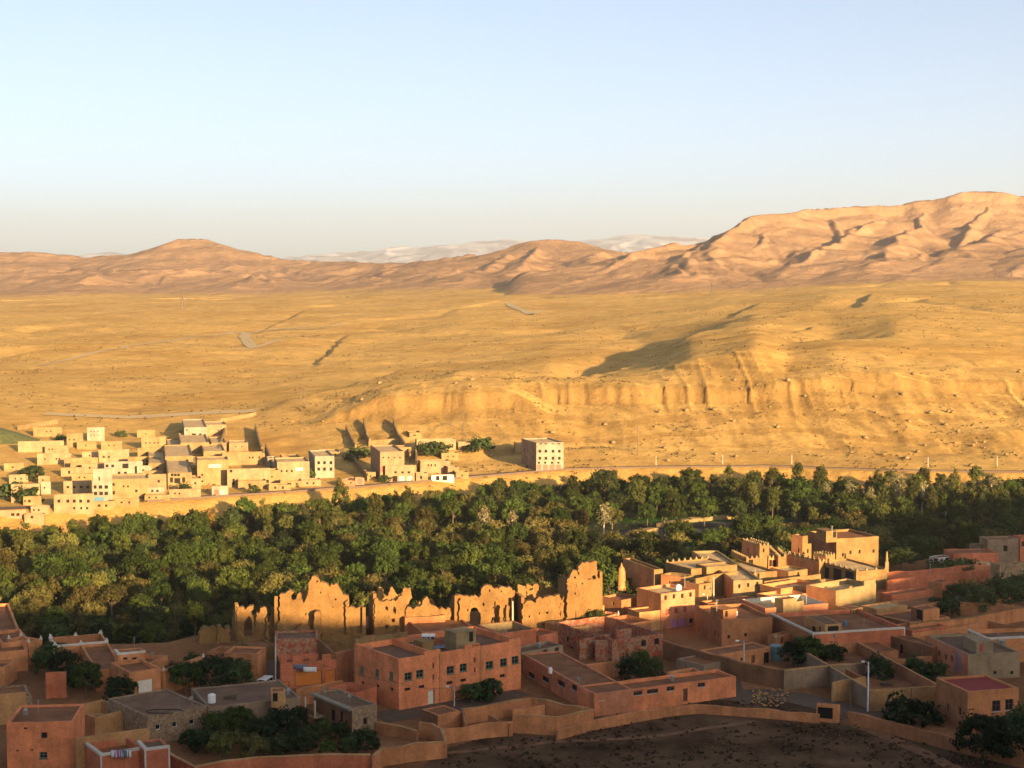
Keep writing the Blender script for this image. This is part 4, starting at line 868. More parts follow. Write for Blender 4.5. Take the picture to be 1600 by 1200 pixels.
b = MB(); q = P(971,918,0); b.tube([q+Vector((0,0,-.5)), q+Vector((0,0,3)), q+Vector((0,0,3.9)), q+Vector((0,0,4.4)), q+Vector((0,0,5.0))], [.85,.8,.55,.2,.06], 12); b.build('turret', mt('orange'), None, loc=q, label='rounded orange corner turret with a pointed tip at the end of the kasbah', cat='turret')
house('merlon_gate', 'merlon topped gatehouse with a dark arched opening', (1166,873), (1192,872), 1145, 3.6, mat='mud', matL='orange', par=.5, roofm='roof', merl=(1.1,'cream'), wins=[(1173,882,1.0,2.0,'o'),(1152,882,2.0,1.6,'o')])
house('merlon_tower', 'small square tower crowned by pale merlons', (1187,853), (1202,852), 1162, 6.2, mat='mud', matL='orange', par=.5, merl=(.95,'cream'), wins=[(1169,861,.5,1.0,'s'),(1193,860,.4,.8,'s')])
house('arcade_range', 'short merlon topped range with two dark bays', (1201,872), (1216,871), 1192, 3.6, mat='orange', par=.4, merl=(1.1,'cream'), wins=[(1203,880,1.0,1.4,'o'),(1210,880,1.0,1.4,'o')])
house('merlon_bastion', 'sunlit bastion between merlon walls', (1216,870), (1229,870), 1205, 4.0, mat='mud', matL='orange', par=.4, merl=(1.1,'cream'))
house('merlon_hall', 'long orange wall with a row of small merlons, below the great castle block', (1280,878), (1289,877), 1228, 4.3, mat='mud', matL='orange', par=.4, merl=(1.5,'cream'))
house('great_kasbah', 'tallest sunlit kasbah block with a fluted corner', (1307,842), (1373,838), 1267, 7.6, mat='mud', matL='brown', par=.5, wins=multi([(1317,867),(1329,863),(1343,862),(1365,861)], .5, .8, 'w'),
  rooms=[((1291,830),(1308,829),1279,2.4,'mud',[(1304,835,.7,1.3,'o')])], merl=None)
hk = house('kasbah_tower', 'sunlit square corner tower projecting from the great kasbah block', (1254,838), (1268,836), 1240, 7.8, mat='mud', matL='orange', par=.4, wins=[(1247,860,.5,.9,'s'),(1262,861,.6,.9,'w')])
b = MB(); gk = P(1351,839,7.5); b.box(Vector((gk.x-.5, gk.y-.55, -1)), (1.1,.35,0), (0,.5,0), (0,0,8.4)); b.build('buttress', mt('orange'), bpy.data.objects['great_kasbah'])
house('merlon_lodge', 'small merlon crowned lodge standing against the great kasbah block', (1290,870), (1305,868), 1274, 5.0, mat='mud', matL='orange', par=.4, merl=(.9,'cream'), wins=[(1294,876,.5,.8,'s')])
ar = house('arcade_house', 'open arcaded house with pale columns and deep shaded bays', (1338,893), (1386,889), 1281, 4.0, mat='mud', matL='mud', par=.3, roofm='roofl', merl=(1.9,'cream','RL'), wins=[(1291,896,2.0,2.6,'o'),(1308,899,3.0,2.6,'o'),(1327,903,3.0,2.6,'o')])
house('pavilion', 'little roof pavilion with dark openings beside the yellow wall', (1332,952), (1348,949), 1309, 2.8, zg=1.5, mat='tan', par=.1, wins=multi([(1333,958),(1338,957),(1344,956)], .7, 1.0, 'o')+[(1322,957,2.0,1.0,'o')], base=0)
house('yellow_house', 'pale yellow box wall in front of the pavilion', (1337,968), (1357,966), 1312, 3.0, mat='cream', matL='tan', par=.2)
wallrun('yellow_wall', 'long sallow wall running from the yellow box to the white lined red house', [(1358,968),(1380,974),(1398,979)], 2.8, 'tan')
house('red_terrace', 'red flat roofed house with a dark porch box behind the white lined house', (1421,973), (1484,964), 1373, 2.4, mat='orange', matL='dark', par=.3)
house('porch_box', 'square orange room with a dark open porch on the red flat roof', (1443,953), (1468,950), 1430, 4.4, mat='orange', matL='dark', par=.1, wins=[(1436,960,1.5,1.8,'o')])
wallrun('low_wall', 'short low wall with one lit corner below the scalloped house', [(1383,941),(1405,936),(1445,942)], 1.8, 'orange')
wallrun('orchard_wall', 'tall orange wall at the orchard corner below the palm', [(1421,975),(1487,968),(1545,959),(1582,951),(1610,947)], 2.6, 'orange', coping='mud')
wallrun('orchard_wall', 'second orange wall, in front of the first and ending in a dark return', [(1424,990),(1490,981),(1543,970)], 2.4, 'orange')
wallrun('orchard_wall', 'dark return wall of the orchard corner behind the white rimmed house', [(1543,970),(1610,983)], 2.4, 'brown')
wallrun('orchard_wall', 'far shaded wall beyond the palm', [(1500,940),(1560,944),(1620,948)], 2.4, 'brown')
wallrun('field_wall', 'long red field wall running from the arcade towards the stone house', [(1386,907),(1430,901),(1500,894),(1562,888)], 2.4, 'red')
wallrun('field_wall', 'higher red wall strip behind the first field wall', [(1388,894),(1450,890),(1540,880)], 2.2, 'red')
house('red_block', 'plain red cube house in the walled plots', (1472,911), (1486,907), 1456, 3.2, mat='red', matL='brown', par=.2)
house('long_red_house', 'long low red house along the walled plots', (1394,930), (1458,921), 1380, 2.6, mat='red', par=.3, roofm='roof')
wallrun('plot_wall', 'thin lit plot wall beside the round trees', [(1500,908),(1545,915)], 2.0, 'red')
house('plot_house', 'low brown house roof beside the plain red cube', (1424,948), (1480,938), 1395, 2.4, mat='brown', par=.2)
house('white_lodge', 'tiny white roofed lodge with two dark bays behind the clipped hedge', (1467,872), (1488,869), 1457, 2.6, mat='white', par=.1, wins=[(1472,876,.7,1.3,'R'),(1480,875,1.5,1.3,'o'),(1462,874,1.2,1.3,'o')])
house('red_range', 'long red building with tiled edge beyond the white lodge', (1490,865), (1560,864), 1480, 3.6, mat='red', par=.2)
house('grey_villa', 'grey shaded villa with sunlight painted on its cream end face', (1544,843), (1592,842), 1536, 5.4, mat='grey', matL='cream', par=.3, wins=[(1571,857,1.0,1.3,'o')])  # cream end face puts a sliver of sunlight into the colour
house('villa_annex', 'low grey annex of the shaded villa', (1527,852), (1545,850), 1520, 3.8, mat='grey', par=.2)
house('edge_villa', 'red villa with a sunlit front at the frame edge', (1594,839), (1640,836), 1588, 5.6, mat='red', par=.3, wins=[(1599,850,.9,1.2,'w')])
house('rubble_house', 'dim rubble stone house with torn roof edge beside the round trees', (1562,884), (1650,878), 1555, 6.0, mat='stone', par=.5, amp=.3, wins=[(1586,905,.9,1.3,'o'),(1566,900,.6,.9,'W')])
house('rose_roof_house', 'low house with a bright rose roof behind the hedge', (1512,884), (1562,884), 1500, 2.0, mat='rose', par=.1, roofm='roofl')

# ------------------------------------------------------------------ yards and walls along the bare field
wallrun('yard_wall', 'tall orange yard wall with its corner jutting towards the bare field', [(583,1181),(600,1169),(650,1162),(697,1157),(690,1140)], 2.3, 'orange', coping='tan')
wallrun('yard_wall', 'brown wall sealing the back of the jutting yard', [(588,1128),(625,1134),(653,1142)], 1.7, 'brown', coping='tan')
wallrun('yard_wall', 'side wall of the jutting yard with a dark gap', [(655,1127),(676,1131),(690,1140)], 2.2, 'orange', coping='tan')
wallrun('yard_wall', 'pale low wall below the dark garden trees', [(262,1174),(284,1188),(304,1196),(350,1189),(405,1183),(480,1180),(579,1178)], 2.2, 'red', coping='tan')
house('gate_box', 'flat orange gate lodge in front of the large pink house', (684,1118), (720,1111), 655, 2.3, mat='orange', matL='dark', par=.1, dep=4)
wallrun('yard_wall', 'long top wall of the empty pens in front of the large pink house', [(722,1108),(775,1099),(830,1090),(880,1100),(926,1108)], 2.2, 'orange', coping='tan')
wallrun('yard_wall', 'bent front wall of the empty pens', [(802,1117),(869,1120),(927,1108.5)], 2.5, 'orange', coping='tan')
wallrun('yard_wall', 'low pen wall with a stain, next to the gate lodge', [(692,1140),(724,1135),(760,1130),(801,1127)], 2.0, 'orange')
wallrun('yard_wall', 'slanting inner wall of the empty pens', [(764,1118),(797,1131)], 1.8, 'brown')
wallrun('yard_wall', 'inner divider of the empty pens with a lit top', [(801,1109),(850,1101)], 1.9, 'orange')
wallrun('yard_wall', 'short return wall at the corner of the empty pens', [(722,1108),(728,1131)], 2.2, 'brown')
wallrun('retaining_wall', 'low orange retaining wall between the school and the bare field', [(870,1141),(928,1125),(1000,1111),(1052,1103),(1090,1100),(1180,1107),(1280,1116)], 1.3, 'orange')
wallrun('retaining_wall', 'long low earth wall sloping away along the bare field to the frame edge', [(1326,1111),(1400,1129),(1480,1150),(1560,1168),(1620,1182)], 1.8, 'brown')
house('gateway', 'low orange gateway with a wide opening at the end of the retaining wall', (1276,1101), (1311,1104), 1268, 2.4, mat='orange', par=.1, dep=1.2, wins=[(1286,1114,2.6,1.6,'o')], cat='gateway')

# lit edge of the dry river bed
wallrun('earth_bank', 'sunlit earth bank at the near bend of the dry river bed', [(983,834),(1000,828),(1024,824)], 2.6, 'far2', zg=-10.2, th=2.5, cat='bank')
wallrun('earth_bank', 'thin sunlit earth bank running beyond the dry river bed', [(1030,818),(1075,810),(1120,806),(1195,802)], 1.4, 'far2', zg=-10.0, th=2.0, cat='bank')
# more roofs filling the dense quarters
house('infill_house', 'plain brown house with a lit rim between the shop house and the three window house', (1096,955), (1128,949), 1088, 3.2, mat='brown', par=.3)
house('infill_house', 'tan flat house in front of the courtyard house with bright rear parapet', (1212,934), (1262,927), 1186, 3.0, mat='orange', matL='brown', par=.5, roofm='roofl')
house('infill_house', 'small brown house between the tall brown house and the yard room', (1212,994), (1236,989), 1204, 2.6, mat='brown', par=.2, wins=[(1222,1000,.6,1.0,'o')])
house('infill_house', 'low tan roofed house behind the yellow box wall', (1370,952), (1418,945), 1350, 2.8, mat='tan', par=.3, roofm='roofl')
house('infill_house', 'rose flat house between the ruined tower rooms and the brown mud house', (945,964), (968,958), 925, 3.2, mat='rose', matL='dark', par=.4)
house('infill_house', 'dark walled house behind the brick shell, under the short pale pole', (985,975), (1018,969), 948, 3.0, mat='brown', matL='dark', par=.6)
house('infill_house', 'low tan house between the red low house and the pale mud plastered ruin house', (884,982), (920,977), 852, 2.6, mat='tan', par=.4)
house('infill_house', 'plain brown roofless pen below the broken mud wall at the orchard', (352,1020), (372,1012), 318, 2.2, mat='brown', par=1.8)
house('infill_house', 'small mud house with a flat roof below the arched ruin', (395,1012), (430,1008), 372, 2.4, mat='ruin', par=.2, amp=.15)
house('infill_house', 'brown low house under the tallest gable, behind the brick building', (510,1010), (540,1006), 496, 2.6, mat='ruin', par=.2, amp=.15)
house('infill_house', 'brown flat house between the narrow brown house and the mud hut', (598,1002), (640,998), 585, 2.4, mat='ruin', par=.3, amp=.12)
house('infill_house', 'long brown roof just behind the large pink house', (660,988), (744,982), 632, 3.4, mat='brown', par=.3)
house('infill_house', 'orange walled house at the lane beside the gate house, half behind trees', (150,1048), (196,1044), 118, 3.2, mat='orange', par=.4)
house('infill_house', 'dim house between the concrete house and the white rimmed house', (1480,1004), (1530,999), 1455, 2.8, mat='brown', par=.3)
house('infill_house', 'long grey shed along the inner side of the grey walled yard', (1100,1040), (1150,1029), 1060, 2.2, mat='grey', par=.15)
house('infill_house', 'red flat house beside the orchard corner, above the white lined red house', (1425,985), (1480,978), 1400, 2.2, mat='red', par=.2)
house('infill_house', 'low red plot house with a pale roof next to the thin lit plot wall', (1500,925), (1540,920), 1482, 2.2, mat='red', par=.2, roofm='roofl')
house('infill_house', 'dark low store under the far shaded wall beyond the palm', (1540,938), (1585,934), 1522, 2.4, mat='brown', par=.2)

# fallen earth heaped along the foot of the ruins
def heap(name, px, py, z, rx, ry, h, lab, mat='ruin', seed=1):
    q = P(px, py, z); n = 18; V = []
    for i in range(n+1):
        for j in range(n+1):
            a, c = -1+2*i/n, -1+2*j/n; r = math.hypot(a, c)/(1+.25*mnoise.noise(Vector((a*1.5, c*1.5, seed)))); V.append((q.x+a*rx, q.y+c*ry, z-.4+h*max(0, 1-r)**.8*(1+.5*mnoise.noise(Vector((a*4, c*4, seed+3))))))
    o = np_mesh(name, np.array(V), grid_faces(n+1, n+1), mt(mat), smooth=False); tag(o, lab, 'earth heap')
for i, (px, py, rx, ry, h, lab) in enumerate(((385,1012,4.5,2.2,1.9,'heap of fallen earth before the arched remnant'),(450,1014,4,2.2,2.0,'heap of fallen earth at the corner of the tallest gable'),(540,1014,4.5,2.2,2.1,'heap of fallen earth under the straight end of the tallest gable'),(608,1008,3.5,2,2.0,'heap of fallen earth below the twin windowed ruin'),(625,1004,2.5,1.6,2.6,'steep fallen earth slope against the plain brown front'),(720,1002,3.5,2,1.6,'heap of fallen earth before the doorway ruin'),(785,1000,3,1.8,1.9,'heap of fallen earth under the pale pole'),(870,998,3,1.8,1.6,'heap of fallen earth between the pale mud house and the tower'))):
    heap('earth_heap', px, py, 0, rx, ry, h, lab, seed=i)

wallrun('terrace_parapet', 'long sunlit parapet between the three window house and the merlon hall', [(1193,908),(1240,902),(1282,898)], 3.4, 'mud', cat='parapet')
wallrun('terrace_parapet', 'sunlit parapet step between the long kasbah and the three window house', [(1086,904),(1120,897),(1152,893)], 4.2, 'mud', cat='parapet')
house('infill_house', 'sunlit flat house in the middle of the kasbah quarter, below the merlon bastion', (1232,893), (1262,889), 1206, 3.4, mat='mud', matL='orange', par=.4, roofm='roofl', wins=[(1247,897,.5,.8,'s')])
house('infill_house', 'sunlit low house between the scalloped house and the arcaded house', (1290,915), (1322,910), 1262, 3.0, mat='mud', matL='orange', par=.5, roofm='roofl')
house('infill_house', 'sunlit box house between the second kasbah block and the shop house', (1092,913), (1112,910), 1072, 3.4, mat='mud', matL='orange', par=.3, roofm='roofl', wins=[(1101,918,.5,.8,'s')])
# ------------------------------------------------------------------ far village on the sunny bank
def far_house(label, fx, ty, by, rx, lx, mat='far', wins=(), ang=13, name='village_house', ry=None, dmin=400, par=.4, group=None, roofm='roofl', cat='house', matL=None, rooms=()):
    g = hit(fx, by, dmin); d = g.y; h = max(1.8, (by-ty)*d/2500)
    k = 2500/d
    A = P(fx, ty, g.z+h); dep = None
    hh = house(name, label, (fx, ty), rx, lx, h, zg=g.z, mat=mat, ang=ang, far=True, wins=wins, par=par, roofm=roofm, base=g.z-4, group=group, cat=cat, matL=matL, th=.3, rooms=rooms)
    return hh
def wn(xs, y, w_=.8, h_=.9, st='s'): return [(x, y, w_, h_, st) for x in xs]
FH = [
 ('long cream house lowest by the orchard, two rows of windows', 84,773,802,143,60,'far',wn((92,106,116,126,138),783)+wn((116,127,136),794,.6,.7)),
 ('cream storey house stepping up behind the long cream house', 99,752,772,143,76,'far',wn((106,116,127,137),761,.8,.7)),
 ('pale grey tower house with six square windows and blue shopfront', 145,733,786,172,141,'lgrey',wn((148,157,166),761,1.0,1.0)+wn((149,158,166),771,1.0,1.0)+[(155,748,.4,1.2,'s'),(153,780,3.2,1.1,'U')]),
 ('cream house joined to the pale grey tower', 172,749,781,229,170,'far',wn((177,),757,.8,.8)+wn((177,),770,1,1)+wn((193,200),760,.5,.6)+wn((213,),767,.7,.8)),
 ('small grey lean house at the road beside the cream block', 231,762,778,254,229,'lgrey',wn((238,246),767,.7,.7)),
 ('straw coloured house over the grey lean house', 210,742,769,257,206,'far2',wn((248,),752,.7,.8)),
 ('grey fronted house with a deep square recess', 163,722,743,220,158,'lgrey',wn((167,176),728,.9,.9)+[(196,728,2.0,1.6,'o')]+wn((186,196),739,.9,.8)),
 ('cream house with bright front and shadowed flank on the middle terrace', 154,703,723,199,145,'far',wn((162,170),714,.8,.6)),
 ('bright upper house with a row of four tiny windows', 221,683,703,257,214,'far',wn((228,234,241,247),692,.5,.6)),
 ('highest pale house with two dark windows and bare block parapet', 288,668,690,322,278,'lgrey',wn((303,),679,1.6,.9)+wn((313,),679,1.0,.9)+wn((292,),672,.6,.6)),
 ('straw house below the highest pale house', 282,692,710,325,270,'far2',wn((319,),706,1.0,.9)),
 ('tall windowless straw block with a dark flank', 258,713,739,299,252,'far2',()),
 ('ruined looking front with five dark openings', 262,739,766,297,255,'far2',[(277,751,1.8,1.6,'o')]+wn((268,287),750,.9,1.6)+wn((269,274,279),742,.8,.8)),
 ('plain low house by the road under the front with dark openings', 264,765,779,311,262,'far2',()),
 ('cream house with pale blue wash under its roof edge', 308,719,759,355,304,'far',wn((316,),742,.6,.6)+wn((316,),752,.6,.6)+[(336,728,4.0,1.2,'B'),(345,734,.9,1.8,'o')]),
 ('broad cream house of patchy colour with an uneven roof', 355,733,762,420,353,'far',wn((361,),736,.8,.8)+[(365,753,.7,2.0,'o')]+wn((418,),752,.8,1)),
 ('wide cream upper house with three small windows', 347,709,728,412,344,'far',wn((390,395,405),715,.6,.7)),
 ('tiny white roadside shop with one red door', 331,760,775,354,329,'lgrey',[(338,769,1.3,1.6,'Q'),(348,769,1.5,1.5,'B')]),
 ('cream house beside the dark diagonal yard wall', 433,722,753,482,426,'far',wn((440,448,456),736,.6,.7)+[(468,733,2.2,1.0,'T')]),
 ('grey three storey house with six square windows', 492,713,748,521,481,'lgrey',wn((498,507,517),723,.9,1.0)+wn((498,507,517),733,.9,1.0)),
 ('big pale rose house with upper tier set back', 594,706,752,631,578,'farp',wn((599,607,616,625),715,.5,.5)+[(597,733,1.4,2.0,'R')]),
 ('pale rose lower block with two blue garage doors', 602,728,753,647,600,'farp',wn((618,629,639),738,.8,.7)+[(628,748,1.8,1.8,'B'),(640,748,1.8,1.8,'B'),(617,748,1.6,1.8,'o')]),
 ('straw house high behind two round trees', 651,687,707,712,648,'far',wn((676,681,688),694,.5,.5)+wn((705,),698,.7,.7)),
 ('pale rose house with three slit windows above the white shopfront', 657,721,740,703,652,'farp',wn((669,674,680),727,.5,.8)+wn((695,),729,.6,.6)),
 ('white shopfront with green panels at the roadside', 674,743,752,709,672,'white',[(684,747,1.2,1.5,'g'),(695,747,1.6,1.5,'g')]),
 ('little rose gatehouse with a red door by the road', 555,747,758,568,552,'farp',[(562,752,1.6,1.8,'Q')]),
 ('upper cream house beside the green mound', 28,690,707,97,22,'far',wn((73,80,86),698,.5,.5)),
 ('second cream house stepping down from the green mound', 58,709,727,108,55,'far',wn((70,88,93),717,.5,.6)),
 ('plain straw walled house above the cream ones', 104,677,699,127,88,'far2',()),
 ('pale house alone on the slope with a grid of windows', 136,668,689,161,126,'lgrey',wn((142,147,153),674,.4,.5)+wn((142,147,153),680,.4,.5)),
 ('low ruined straw house at the upper track', 52,668,682,94,48,'far2',()),
 ('cream house by the frame edge with a grey gable', 17,757,786,58,6,'far',wn((28,53),776,.9,.8)+wn((40,44),779,.4,.8)),
 ('small pale house between two dark flanks', 64,753,773,75,60,'lgrey',()),
 ('low pink roadside house with two square windows', -10,798,809,36,-30,'farp',wn((20,28),804,.9,.8)),
 ('rose house with a flat white roof under the dark flank', 48,791,805,73,44,'farp',()),
 ('low straw house with a dark door on the middle row', 95,731,745,128,90,'far2',wn((108,),738,.7,1.0)),
 ('long bright terrace house below the second cream house', 100,716,731,150,97,'far',()),
 ('straw store house under the bright upper house', 215,700,718,252,205,'far2',()),
 ('narrow cream house between the straw blocks', 232,724,742,256,228,'far2',wn((246,),731,.7,.8)),
 ('cream annex at the top of the long yard walls', 320,664,682,352,316,'far2',()),
 ('low cream yard house at the foot of the dark yard wall', 438,752,762,470,434,'far2',()),
 ('red shuttered low store beside the rose gatehouse', 529,752,759,553,526,'red',()),
]
FH += [
 ('straw house squeezed under the grey fronted house', 182,741,752,214,176,'far2',wn((205,),747,.6,.8)),
 ('small straw house between the cream storey house and the middle terrace', 112,741,754,142,106,'far',wn((124,132),746,.5,.6)),
 ('cream house tucked behind the pale grey tower', 128,725,740,160,122,'far',wn((140,),731,.6,.6)),
 ('dark flanked straw house below the bright upper house', 200,714,728,236,192,'far2',()),
 ('straw hut above the tall windowless block', 262,702,714,284,256,'far2',()),
 ('cream box on the roofs beside the front with dark openings', 296,727,742,310,290,'far',wn((303,),733,.6,.7)),
 ('patched cream house behind the cream house with pale blue wash', 318,705,722,350,312,'far',wn((330,340),713,.6,.6)),
 ('low cream wall house in front of the broad cream house', 372,752,765,414,368,'far2',wn((390,),758,.8,1.0)),
 ('narrow straw house beside the dark diagonal yard wall', 420,735,757,434,416,'far2',()),
 ('straw house behind the cream house next to the diagonal yard wall', 440,713,728,466,436,'far2',wn((452,),719,.5,.6)),
 ('flat straw store behind the grey three storey house', 500,706,716,530,494,'far2',()),
 ('low cream store at the foot of the pale rose block', 650,740,752,668,646,'far',wn((658,),746,.7,.9)),
 ('small straw house right above the white shopfront', 700,730,744,716,696,'far2',wn((708,),736,.5,.6)),
 ('straw cube behind the big pale rose house', 622,699,716,642,616,'far2',()),
 ('cream house between the frame edge grove and the long cream house', 36,776,790,60,28,'far',wn((46,),783,.7,.8)),
 ('low straw house above the second cream house', 70,697,709,104,64,'far2',()),
 ('low bright wall house at the bend below the middle terrace', 128,706,718,156,120,'far',wn((140,),712,.5,.6)),
 ('tiny straw hut under the highest pale house', 300,684,694,318,294,'far2',()),
 ('bright store at the end of the cream row by the road', 226,774,783,262,222,'far',()),
 ('cream row house by the road under the patchy broad house', 420,758,767,452,416,'far',wn((430,442),762,.6,.8)),
]
FH += [
 ('cream cube between the frame edge house and the small pale house', 60,744,757,74,54,'far2',wn((67,),750,.5,.6)),
 ('straw house just above the dark grove at the frame edge', 14,742,756,40,6,'far',wn((24,33),748,.5,.6)),
 ('low cream house on the slope under the green mound', 6,724,737,34,-6,'far',wn((20,),730,.6,.6)),
 ('straw walled house left open to the sky beside the second cream house'.replace('left ',''), 110,722,736,138,104,'far2',wn((124,),729,.5,.7)),
 ('flat cream house between the lone pale house and the middle terrace', 158,690,703,188,152,'far',wn((170,178),696,.5,.5)),
 ('straw house under the lone pale house', 120,690,702,148,114,'far2',wn((134,),696,.5,.5)),
 ('small cream house above the bright upper house', 214,672,684,240,208,'far2',wn((228,),678,.5,.5)),
 ('cream house under the straw blocks with a single dark door', 222,736,750,252,216,'far',[(236,744,.7,1.3,'o')]),
 ('low grey house beside the recessed grey front', 214,728,742,234,210,'lgrey',wn((224,),735,.7,.7)),
 ('rose tinted house over the plain low roadside house', 298,748,764,312,294,'farp',wn((305,),755,.6,.7)),
 ('straw house squeezed between the cream annex and the wide upper house', 330,692,706,352,324,'far2',wn((341,),699,.5,.6)),
 ('cream house high beside the tall yard wall', 358,692,706,386,354,'far2',wn((368,378),698,.5,.5)),
 ('pale grey cube next to the patchy broad house', 418,716,732,432,414,'lgrey',wn((425,),724,.6,.7)),
 ('low rose house by the road under the diagonal yard wall', 470,750,760,500,466,'farp',wn((480,490),755,.6,.6)),
 ('straw shed beside the rose gatehouse, up the slope', 572,738,749,586,566,'far2',wn((579,),744,.5,.6)),
 ('small cream house over the two round bushes', 716,692,704,734,712,'far2',wn((725,),698,.5,.5)),
 ('flat cream house beside the straw house with round bushes', 690,708,719,716,686,'far',wn((700,708),713,.5,.5)),
 ('straw ruin above the curved yard wall', 640,676,686,658,634,'far2',()),
 ('low cream house near the road between shopfront and bushes', 712,738,748,732,708,'far2',wn((722,),743,.5,.6)),
 ('cream row house at the very bottom of the village by the trees', 146,784,796,176,140,'far',wn((155,166),790,.7,.7)),
 ('straw row house by the trees next to the plain low roadside house', 178,780,791,214,172,'far2',wn((190,202),785,.6,.6)),
 ('tiny rose store at the frame edge by the road', 38,804,812,64,34,'farp',wn((50,),808,.7,.7)),
]
wr = random.Random(4)
for row in FH:
    row = list(row)
    if not row[7]:
        (a, c) = (row[1], row[4]); y = (row[2]+row[3])/2-1; row[7] = wn([a+(c-a)*f for f in sorted(wr.sample((.2,.35,.5,.65,.8), 2))], y, .5, .55)
    if row[6] in ('far', 'far2') and wr.random() < .34: row[6] = {'far':'far3','far2':'far4'}[row[6]]
    far_house(*row, group=None)
far_house('four storey block with four red doors standing alone at the road', 838,692,736,881,815,'lgrey',
  wn((845,853,864,873),693.5,1.1,.35)+wn((843.5,853,864,874),705,.95,1.0)+wn((843.5,853,864,874),716,.95,1.0)+wn((842,852,862.5,872.5),730,1.65,1.9,'Q')+wn((842,852,862.5,872.5),723,.8,.7)+wn((819,824,833),703,.8,1.0)+wn((823,833),715,.8,1.0), ang=17, name='apartment_block', dmin=480, matL='grey')  # left face in a greyer render: its shade put into the colour
far_house('cream side annex raised on a bank beside the four storey block', 805,691,709,816,803,'far',(),ang=17,dmin=480)
# dry earth yard walls climbing the slope
SL = [([(353,676),(349,690),(345,702),(341,716)], 3.0, 'tall yard wall climbing from the cream houses to the highest pale house'),
      ([(399,673),(403,690),(409,711)], 2.8, 'yard wall alone on the bare slope above the broad cream house'),
      ([(415,707),(421,722),(427,738),(433,756)], 3.2, 'yard wall running down to the road beside the cream house with uneven roof'),
      ([(541,673),(549,690),(556,704)], 2.2, 'thin yard wall furthest up the slope above the grey three storey house'),
      ([(546,711),(557,728),(575,752)], 2.0, 'pale yard wall reaching the little rose gatehouse'),
      ([(569,663),(571,678),(578,696)], 2.6, 'yard wall dropping from the bluff to the big pale rose house'),
      ([(615,664),(618,678),(624,692),(634,706),(641,722)], 3.0, 'curved yard wall behind the big pale rose house'),
      ([(648,708),(651,724),(649,742)], 3.2, 'dark yard wall between the rose lower block and the slit windowed house')]
for pts, h, lab in SL: wallrun('slope_wall', lab, pts, h, 'far2', ground=True, th=.6, group='yard walls climbing the sunny slope')
wallrun('slope_wall', 'low straw wall along the upper track by the green mound', [(28,672),(50,668),(90,662)], 1.8, 'far2', ground=True)
wallrun('slope_wall', 'straw wall under the highest track beside the upper houses', [(322,668),(345,660),(400,650)], 1.6, 'far2', ground=True)
wallrun('slope_wall', 'low terrace wall above the big pale rose house', [(576,697),(610,694),(640,692)], 2.0, 'far2', ground=True)
wallrun('slope_wall', 'roadside wall below the grey three storey house', [(525,757),(552,752)], 1.4, 'farp', ground=True)

# ------------------------------------------------------------------ road and tracks
def ribbon(name, pts, width, mat, lift=.06, n=8, kind='structure', thick=0, side_=0):
    pts = [Vector(p) for p in pts]; out = []
    for a, b in zip(pts, pts[1:]):
        for i in range(n): out.append(a.lerp(b, i/n))
    out.append(pts[-1]); V = []; Q = []
    for i, p in enumerate(out):
        t = out[min(i+1, len(out)-1)]-out[max(i-1, 0)]; t.z = 0; t.normalize(); s = Vector((-t.y, t.x, 0))
        for k in (-1, -.33, .33, 1):
            q = p+s*(k*width/2+side_); V.append((q.x, q.y, T1(q.x, q.y)+lift))
    for i in range(len(out)-1):
        for k in range(3): a = i*4+k; Q.append((a, a+1, a+5, a+4))
    o = np_mesh(name, np.array(V), np.array(Q), mt(mat)); tag(o, kind=kind); return o
def road_pt(px): d = float(np.interp(px, list(ROAD_D), list(ROAD_D.values()))); return Vector(((px-800)/2500*d, d, 0))
ribbon('road', [road_pt(p) for p in range(-60, 1900, 20)], 5.0, 'asphalt', .08, 6)
pr = empty('roadside_parapet', tuple(road_pt(300)), 'low dark stone parapet along the outer edge of the road', 'parapet'); mb = MB()
for px in range(230, 1620, 4):
    a, b = road_pt(px), road_pt(px+3.8); a.y -= 3.4; b.y -= 3.4; za, zb = T1(a.x, a.y), T1(b.x, b.y)
    mb.box((a.x, a.y, za-.5), (b.x-a.x, b.y-a.y, zb-za), (0, .4, 0), (0, 0, 1.05))
mb.build('stone_course', mt('wood'), pr)
def gp(*pts): return [hit(x, y, 690) for x, y in pts]
ribbon('track', gp((70,656),(140,656),(200,653),(270,649),(330,645),(400,642)), 9, 'track', .25, 4)
ribbon('track', gp((366,519),(385,521),(381,527),(388,536),(396,544)), 9, 'track', .4, 4)
ribbon('track', gp((60,572),(130,556),(200,541),(300,527),(366,519),(450,514),(540,506)), 4.5, 'track', .35, 5)
ribbon('track', gp((385,521),(420,517),(520,512)), 5, 'track', .4, 5)
ribbon('track', gp((795,474),(810,483),(828,492),(845,486)), 9, 'track', .4, 4)
ribbon('track', gp((440,530),(390,545),(360,546)), 5, 'track', .35, 4)
ribbon('lane', [P(590,1122,0), P(690,1106,0), P(760,1092,0), P(810,1080,0)], 6, 'asphalt', .05, 4)
ribbon('lane', [P(1140,1095,0), P(1190,1085,0), P(1240,1090,0), P(1300,1104,0), P(1380,1118,0)], 6, 'asphalt', .05, 4)
ribbon('lane', [P(1140,1095,0), P(1130,1060,0), P(1090,1040,0), P(1048,1015,0)], 5, 'asphalt', .055, 4)
ribbon('lane', [P(416,1085,0), P(418,1060,0), P(420,1030,0)], 4, 'asphalt', .05, 4)

